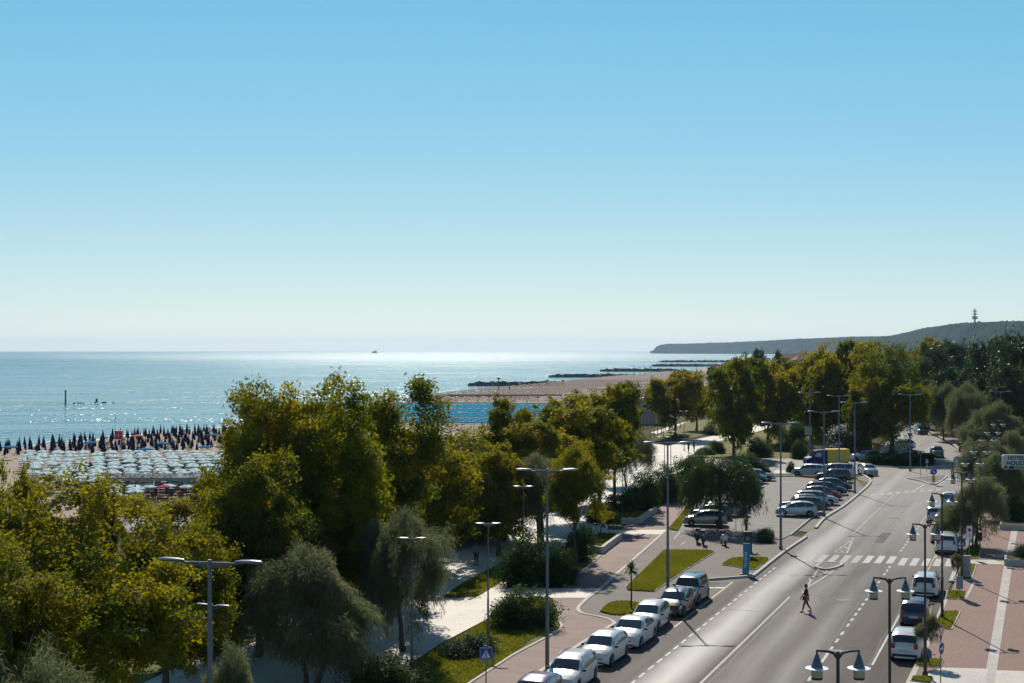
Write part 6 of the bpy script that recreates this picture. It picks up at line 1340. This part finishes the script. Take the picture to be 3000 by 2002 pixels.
def bicycle(x, y, rz, lb, gp='bicycles on the promenade', col=M_black, tilt=0, z=.02):
    r_ = empty('bicycle', (x, y, z), rz, lb, 'bicycle', gp); r_.rotation_euler.x = tilt
    for wx in (-.52, .52):
        mb = MB(); 
        for k in range(20):
            a, b = 2*math.pi*k/20, 2*math.pi*(k+1)/20; mb.tube([(wx+.33*math.cos(a), 0, .34+.33*math.sin(a)), (wx+.33*math.cos(b), 0, .34+.33*math.sin(b))], .02, 5, False)
        t_ = mb.build('wheel', M_tyre, r_); sp_ = MB()
        for k in range(8): a = math.pi*k/8; sp_.tube([(wx-.32*math.cos(a), 0, .34-.32*math.sin(a)), (wx+.32*math.cos(a), 0, .34+.32*math.sin(a))], .003, 3, False)
        sp_.build('spokes', M_steel, t_)
    MB().tube([(-.52, 0, .34), (-.1, 0, .32), (.36, 0, .78)], .018, 6).tube([(-.1, 0, .32), (-.22, 0, .85)], .018, 6).tube([(-.52, 0, .34), (-.2, 0, .76), (.36, 0, .8)], .015, 6).tube([(.52, 0, .34), (.36, 0, .92)], .018, 6).build('frame', col, r_)
    MB().ell((-.24, 0, .9), (.26, .14, .07), 6).build('saddle', M_black, r_, True); MB().tube([(.3, -.28, .98), (.37, 0, .97), (.3, .28, .98)], .015, 6).build('handlebar', M_dark, r_); MB().tube([(-.1, -.12, .24), (-.1, 0, .32), (-.1, .12, .4)], .012, 5).build('pedals', M_dark, r_)
    return r_
p = G(*conv(1280, 1400, 4.48)(560, 870)); bicycle(p.x-.5, p.y, R(10), 'black bicycle with its front wheel showing just behind the man in the light blue shirt')
for i in range(6): p = G(*conv(1280, 1400, 4.48)(470-i*45, 905+i*12)); bicycle(p.x, p.y, R(70+i*7), 'bicycle in the tangled rack left of the man in the light blue shirt', 'bicycles in the rack', [M_black, DBLUE, BRED][i % 3])
p = G(565, 1952); bicycle(p.x, p.y, R(75), 'dark bicycle at the edge of the left trees by the near street lamp')
p = G(515, 1960); bicycle(p.x, p.y, R(85), 'bicycle half hidden under the lower left plane tree leaves')
p = G(1255, 1690); 
# ------------------------------------------------------------------ people
SKIN = plain('skin_tan', (.30, .16, .10), .55); HAIR = plain('hair_dark', (.015, .010, .008), .6)
def skin_obj(name, verts, edges, radii, m, parent, sub=1, root_i=0):
    me = bpy.data.meshes.new(name); me.from_pydata(verts, edges, []); me.update(); o = link(name, me, m, parent)
    sk = o.modifiers.new('skin', 'SKIN'); sl = me.skin_vertices[0].data if me.skin_vertices else None
    if sl is None: me.skin_vertices  # created with the modifier
    for i, r in enumerate(radii): me.skin_vertices[0].data[i].radius = r if isinstance(r, tuple) else (r, r)
    me.skin_vertices[0].data[root_i].use_root = True; sk.use_smooth_shade = True
    if sub: ss = o.modifiers.new('sub', 'SUBSURF'); ss.levels = sub; ss.render_levels = sub
    return o
def person(px, py, face, lb, step=.0, shirt=None, trousers=None, short=False, long_hair=False, hat=False, bag=None, H=1.72, arms=(.15, -.15), z0=0.0, fingers=False, bent=0, group=None, xy=None):
    p = G(px, py, z0) if xy is None else Vector((xy[0], xy[1], z0)); r_ = empty('person', (p.x, p.y, z0), face, lb, 'person', group); k = H/1.72
    def S(v): return tuple(c*k for c in v)
    V = []; E = []; Rr = []
    def a(v, r, par=None):
        V.append(S(v)); Rr.append(tuple(q*k for q in r) if isinstance(r, tuple) else r*k); i = len(V)-1
        if par is not None: E.append((par, i))
        return i
    f = step
    pel = a((0, 0, .93), (.15, .11)); wa = a((0, 0, 1.08), (.13, .095), pel); ch = a((.01+bent*.1, 0, 1.28), (.155, .11), wa); sh = a((.005+bent*.13, 0, 1.42), (.11, .085), ch); nk = a((.01+bent*.15, 0, 1.49), .05, sh); hd0 = a((.02+bent*.17, 0, 1.57), .07, nk); hd1 = a((.02+bent*.18, 0, 1.65), .082, hd0); hd2 = a((.015+bent*.18, 0, 1.70), .06, hd1)
    feet = []; hands = []
    for s, q in ((1, 1), (-1, -1)):
        hx = f*q; hp = a((0, s*.085, .88), .088, pel); kn = a((hx*.30+.035, s*.095, .50), .058, hp); an = a((hx*.62-(.06 if hx < -.05 else 0), s*.095, .10+(.05 if hx < -.05 else 0)), .038, kn); he = a((hx*.62-(.06 if hx < -.05 else 0)-.02, s*.1, .04+(.04 if hx < -.05 else 0)), .036, an); to = a((hx*.62+.15-(.05 if hx < -.05 else 0), s*.115, .03), .032, he)
        sw = arms[0] if s > 0 else arms[1]
        shd = a((bent*.13, s*.17, 1.40), .055, sh); el = a((sw*.45, s*.235, 1.13), .038, shd); wr = a((sw*1.0+.06, s*.235, .90), .026, el); pm = a((sw*1.08+.08, s*.23, .84), (.018, .036), wr); hands.append((sw*1.08+.08, s*.23, .84))
        if not fingers: a((sw*1.12+.09, s*.225, .775), (.012, .028), pm)
        else:
            for j in range(4): b_ = a((sw*1.08+.065+j*.018, s*.228, .80), .0095, pm); c_ = a((sw*1.1+.065+j*.02, s*.222, .765-.004*(j in (1, 2))), .009, b_); a((sw*1.1+.07+j*.02, s*.21, .735-.008*(j in (1, 2))), .008, c_)
            th = a((sw*1.08+.115, s*.222, .825), .010, pm); a((sw*1.08+.135, s*.212, .795), .009, th)
    skin_obj('body', V, E, Rr, SKIN, r_, 1)
    hc = S((.02+bent*.18, 0, 1.635))
    hm = MB(); hm.ell((hc[0]-.012, 0, hc[2]+.035*k), (.215*k, .185*k, .21*k), 10); hm.ell((hc[0]-.06*k, 0, hc[2]-.02*k), (.12*k, .165*k, .2*k), 8)
    if long_hair: hm.ell((hc[0]-.09*k, 0, hc[2]-.02*k), (.1*k, .12*k, .16*k), 8)
    hm.build('hair', HAIR, r_, True)
    fc = MB(); fc.ell((hc[0]+.1*k, 0, hc[2]-.01*k), (.035, .03, .045), 6); 
    for s in (-1, 1): fc.ell((hc[0]-.005, s*.088*k, hc[2]-.005), (.04, .02, .06), 6)
    fc.build('nose_and_ears', SKIN, r_, True)
    ey = MB()
    for s in (-1, 1): ey.ell((hc[0]+.082*k, s*.032*k, hc[2]+.01*k), (.014, .022, .012), 5)
    ey.ell((hc[0]+.083*k, 0, hc[2]-.05*k), (.012, .045, .012), 5); ey.build('eyes_and_mouth', HAIR, r_)
    if shirt is not None:
        idx = [1, 2, 3]; v = [V[0][:2]+(V[0][2]+.02,), V[1], V[2], V[3]]; e = [(0, 1), (1, 2), (2, 3)]; rr = [(.158*k, .118*k), (.145*k, .108*k), (.168*k, .122*k), (.118*k, .092*k)]
        for s in (0, 1):
            b0 = 8+s*(len(V)-8)//2; sd_ = V[b0+5]; el_ = V[b0+6]; i0 = len(v); v += [sd_, tuple((sd_[j]*.35+el_[j]*.65) for j in range(3))]; e += [(3, i0), (i0, i0+1)]; rr += [.066*k, .052*k]
        skin_obj('shirt', v, e, rr, shirt, r_, 1, 0)
    if trousers is not None:
        v = [(V[0][0], V[0][1], V[0][2]+.04)]; e = []; rr = [(.158*k, .12*k)]
        for s in (0, 1):
            b0 = 8+s*(len(V)-8)//2; hp_, kn_, an_ = V[b0], V[b0+1], V[b0+2]; i0 = len(v); v += [hp_, kn_] + ([] if short else [tuple((kn_[j]*.12+an_[j]*.88) for j in range(3))])
            if short: v[-1] = tuple(hp_[j]*.15+kn_[j]*.85 for j in range(3))
            e += [(0, i0), (i0, i0+1)]+([] if short else [(i0+1, i0+2)]); rr += [.102*k, .074*k]+([] if short else [.056*k])
        skin_obj('trousers', v, e, rr, trousers, r_, 1, 0)
        for s in (0, 1): b0 = 8+s*(len(V)-8)//2; t_ = V[b0+4]; h_ = V[b0+3]; MB().ell(((t_[0]+h_[0])/2, t_[1], .04+(h_[2]-.04)*.5), (.27*k, .1*k, .09*k), 8).build('shoe', plain('shoe_dark', (.03, .025, .025), .7), r_, True)
    if bag: b_ = MB(); b_.box((.03, -.2*k, .84*k), (.3, .1, .26)).tube([(-.08, -.2*k, .9*k), (.02, -.12*k, 1.44*k), (.1, -.2*k, .9*k)], .012, 5); b_.build('shoulder_bag', plain('bag_brown', (.10, .03, .025), .6), r_)
    return r_
c1 = lambda n, c: plain('cloth_'+n, c, .85)
person(2362, 1794, R(182), 'person walking across the road with dark top, rust-red trousers and a shoulder bag', .42, c1('dark_olive', (.05, .035, .025)), c1('rust_red', (.34, .08, .06)), bag=1, arms=(-.18, .2), fingers=True, H=1.70)
person(1395, 1657, R(80), 'person in a light blue shirt and dark trousers walking away on the promenade', .08, c1('pale_blue', (.16, .22, .34)), c1('black', (.012, .012, .02)), arms=(.05, .03), z0=.02, H=1.78)
person(1478, 1608, R(70), 'person in dark shorts and a dark top with bare legs on the promenade', .25, c1('dark_green', (.02, .035, .03)), c1('black', (.012, .012, .02)), short=True, z0=.02)
person(2017, 1328, R(40), 'left one of two people in dark clothes on the white plaza', .2, c1('black', (.012, .012, .02)), c1('black', (.012, .012, .02)), z0=.02, H=1.8); person(2033, 1324, R(40), 'right one of two people in dark clothes on the white plaza', .2, c1('navy2', (.02, .02, .04)), c1('black', (.012, .012, .02)), z0=.02, H=1.78)
person(2791, 1397, R(100), 'person in a mauve top crossing the road near the traffic mirror', .25, c1('mauve', (.12, .08, .16)), c1('brown2', (.06, .04, .035)))
for i, (px, py, lb) in enumerate([(182, 1322, 'dark standing bather among the closed umbrellas at left'), (432, 1298, 'bather right of the salmon umbrella near the water'), (290, 1318, 'bather left of the lifeguard tower'), (378, 1322, 'bather just right of the lifeguard tower'), (520, 1300, 'bather by the water in the middle of the navy rows')]):
    person(px, py, R(40*i), lb, .1, c1('navy2', (.02, .02, .04)) if i % 2 else None, c1('black', (.012, .012, .02)), short=True, z0=BZ)
# ------------------------------------------------------------------ haze
def haze():
    mb = MB(); mb.box((0, 9900, (150-5.6)/2), (40400, 20800, 155.6)); m = bpy.data.materials.new('haze_air'); m.use_nodes = True; nt = m.node_tree
    nt.nodes.remove(nt.nodes['Principled BSDF']); v = nt.nodes.new('ShaderNodeVolumePrincipled')
    v.inputs['Color'].default_value = (.55, .77, 1.0, 1); v.inputs['Density'].default_value = 4.3e-5; v.inputs['Anisotropy'].default_value = .5
    nt.links.new(v.outputs[0], nt.nodes['Material Output'].inputs['Volume'])
    o = mb.build('haze', m); tag(o, 'thin blue sea haze', 'haze', kind='stuff')
haze()
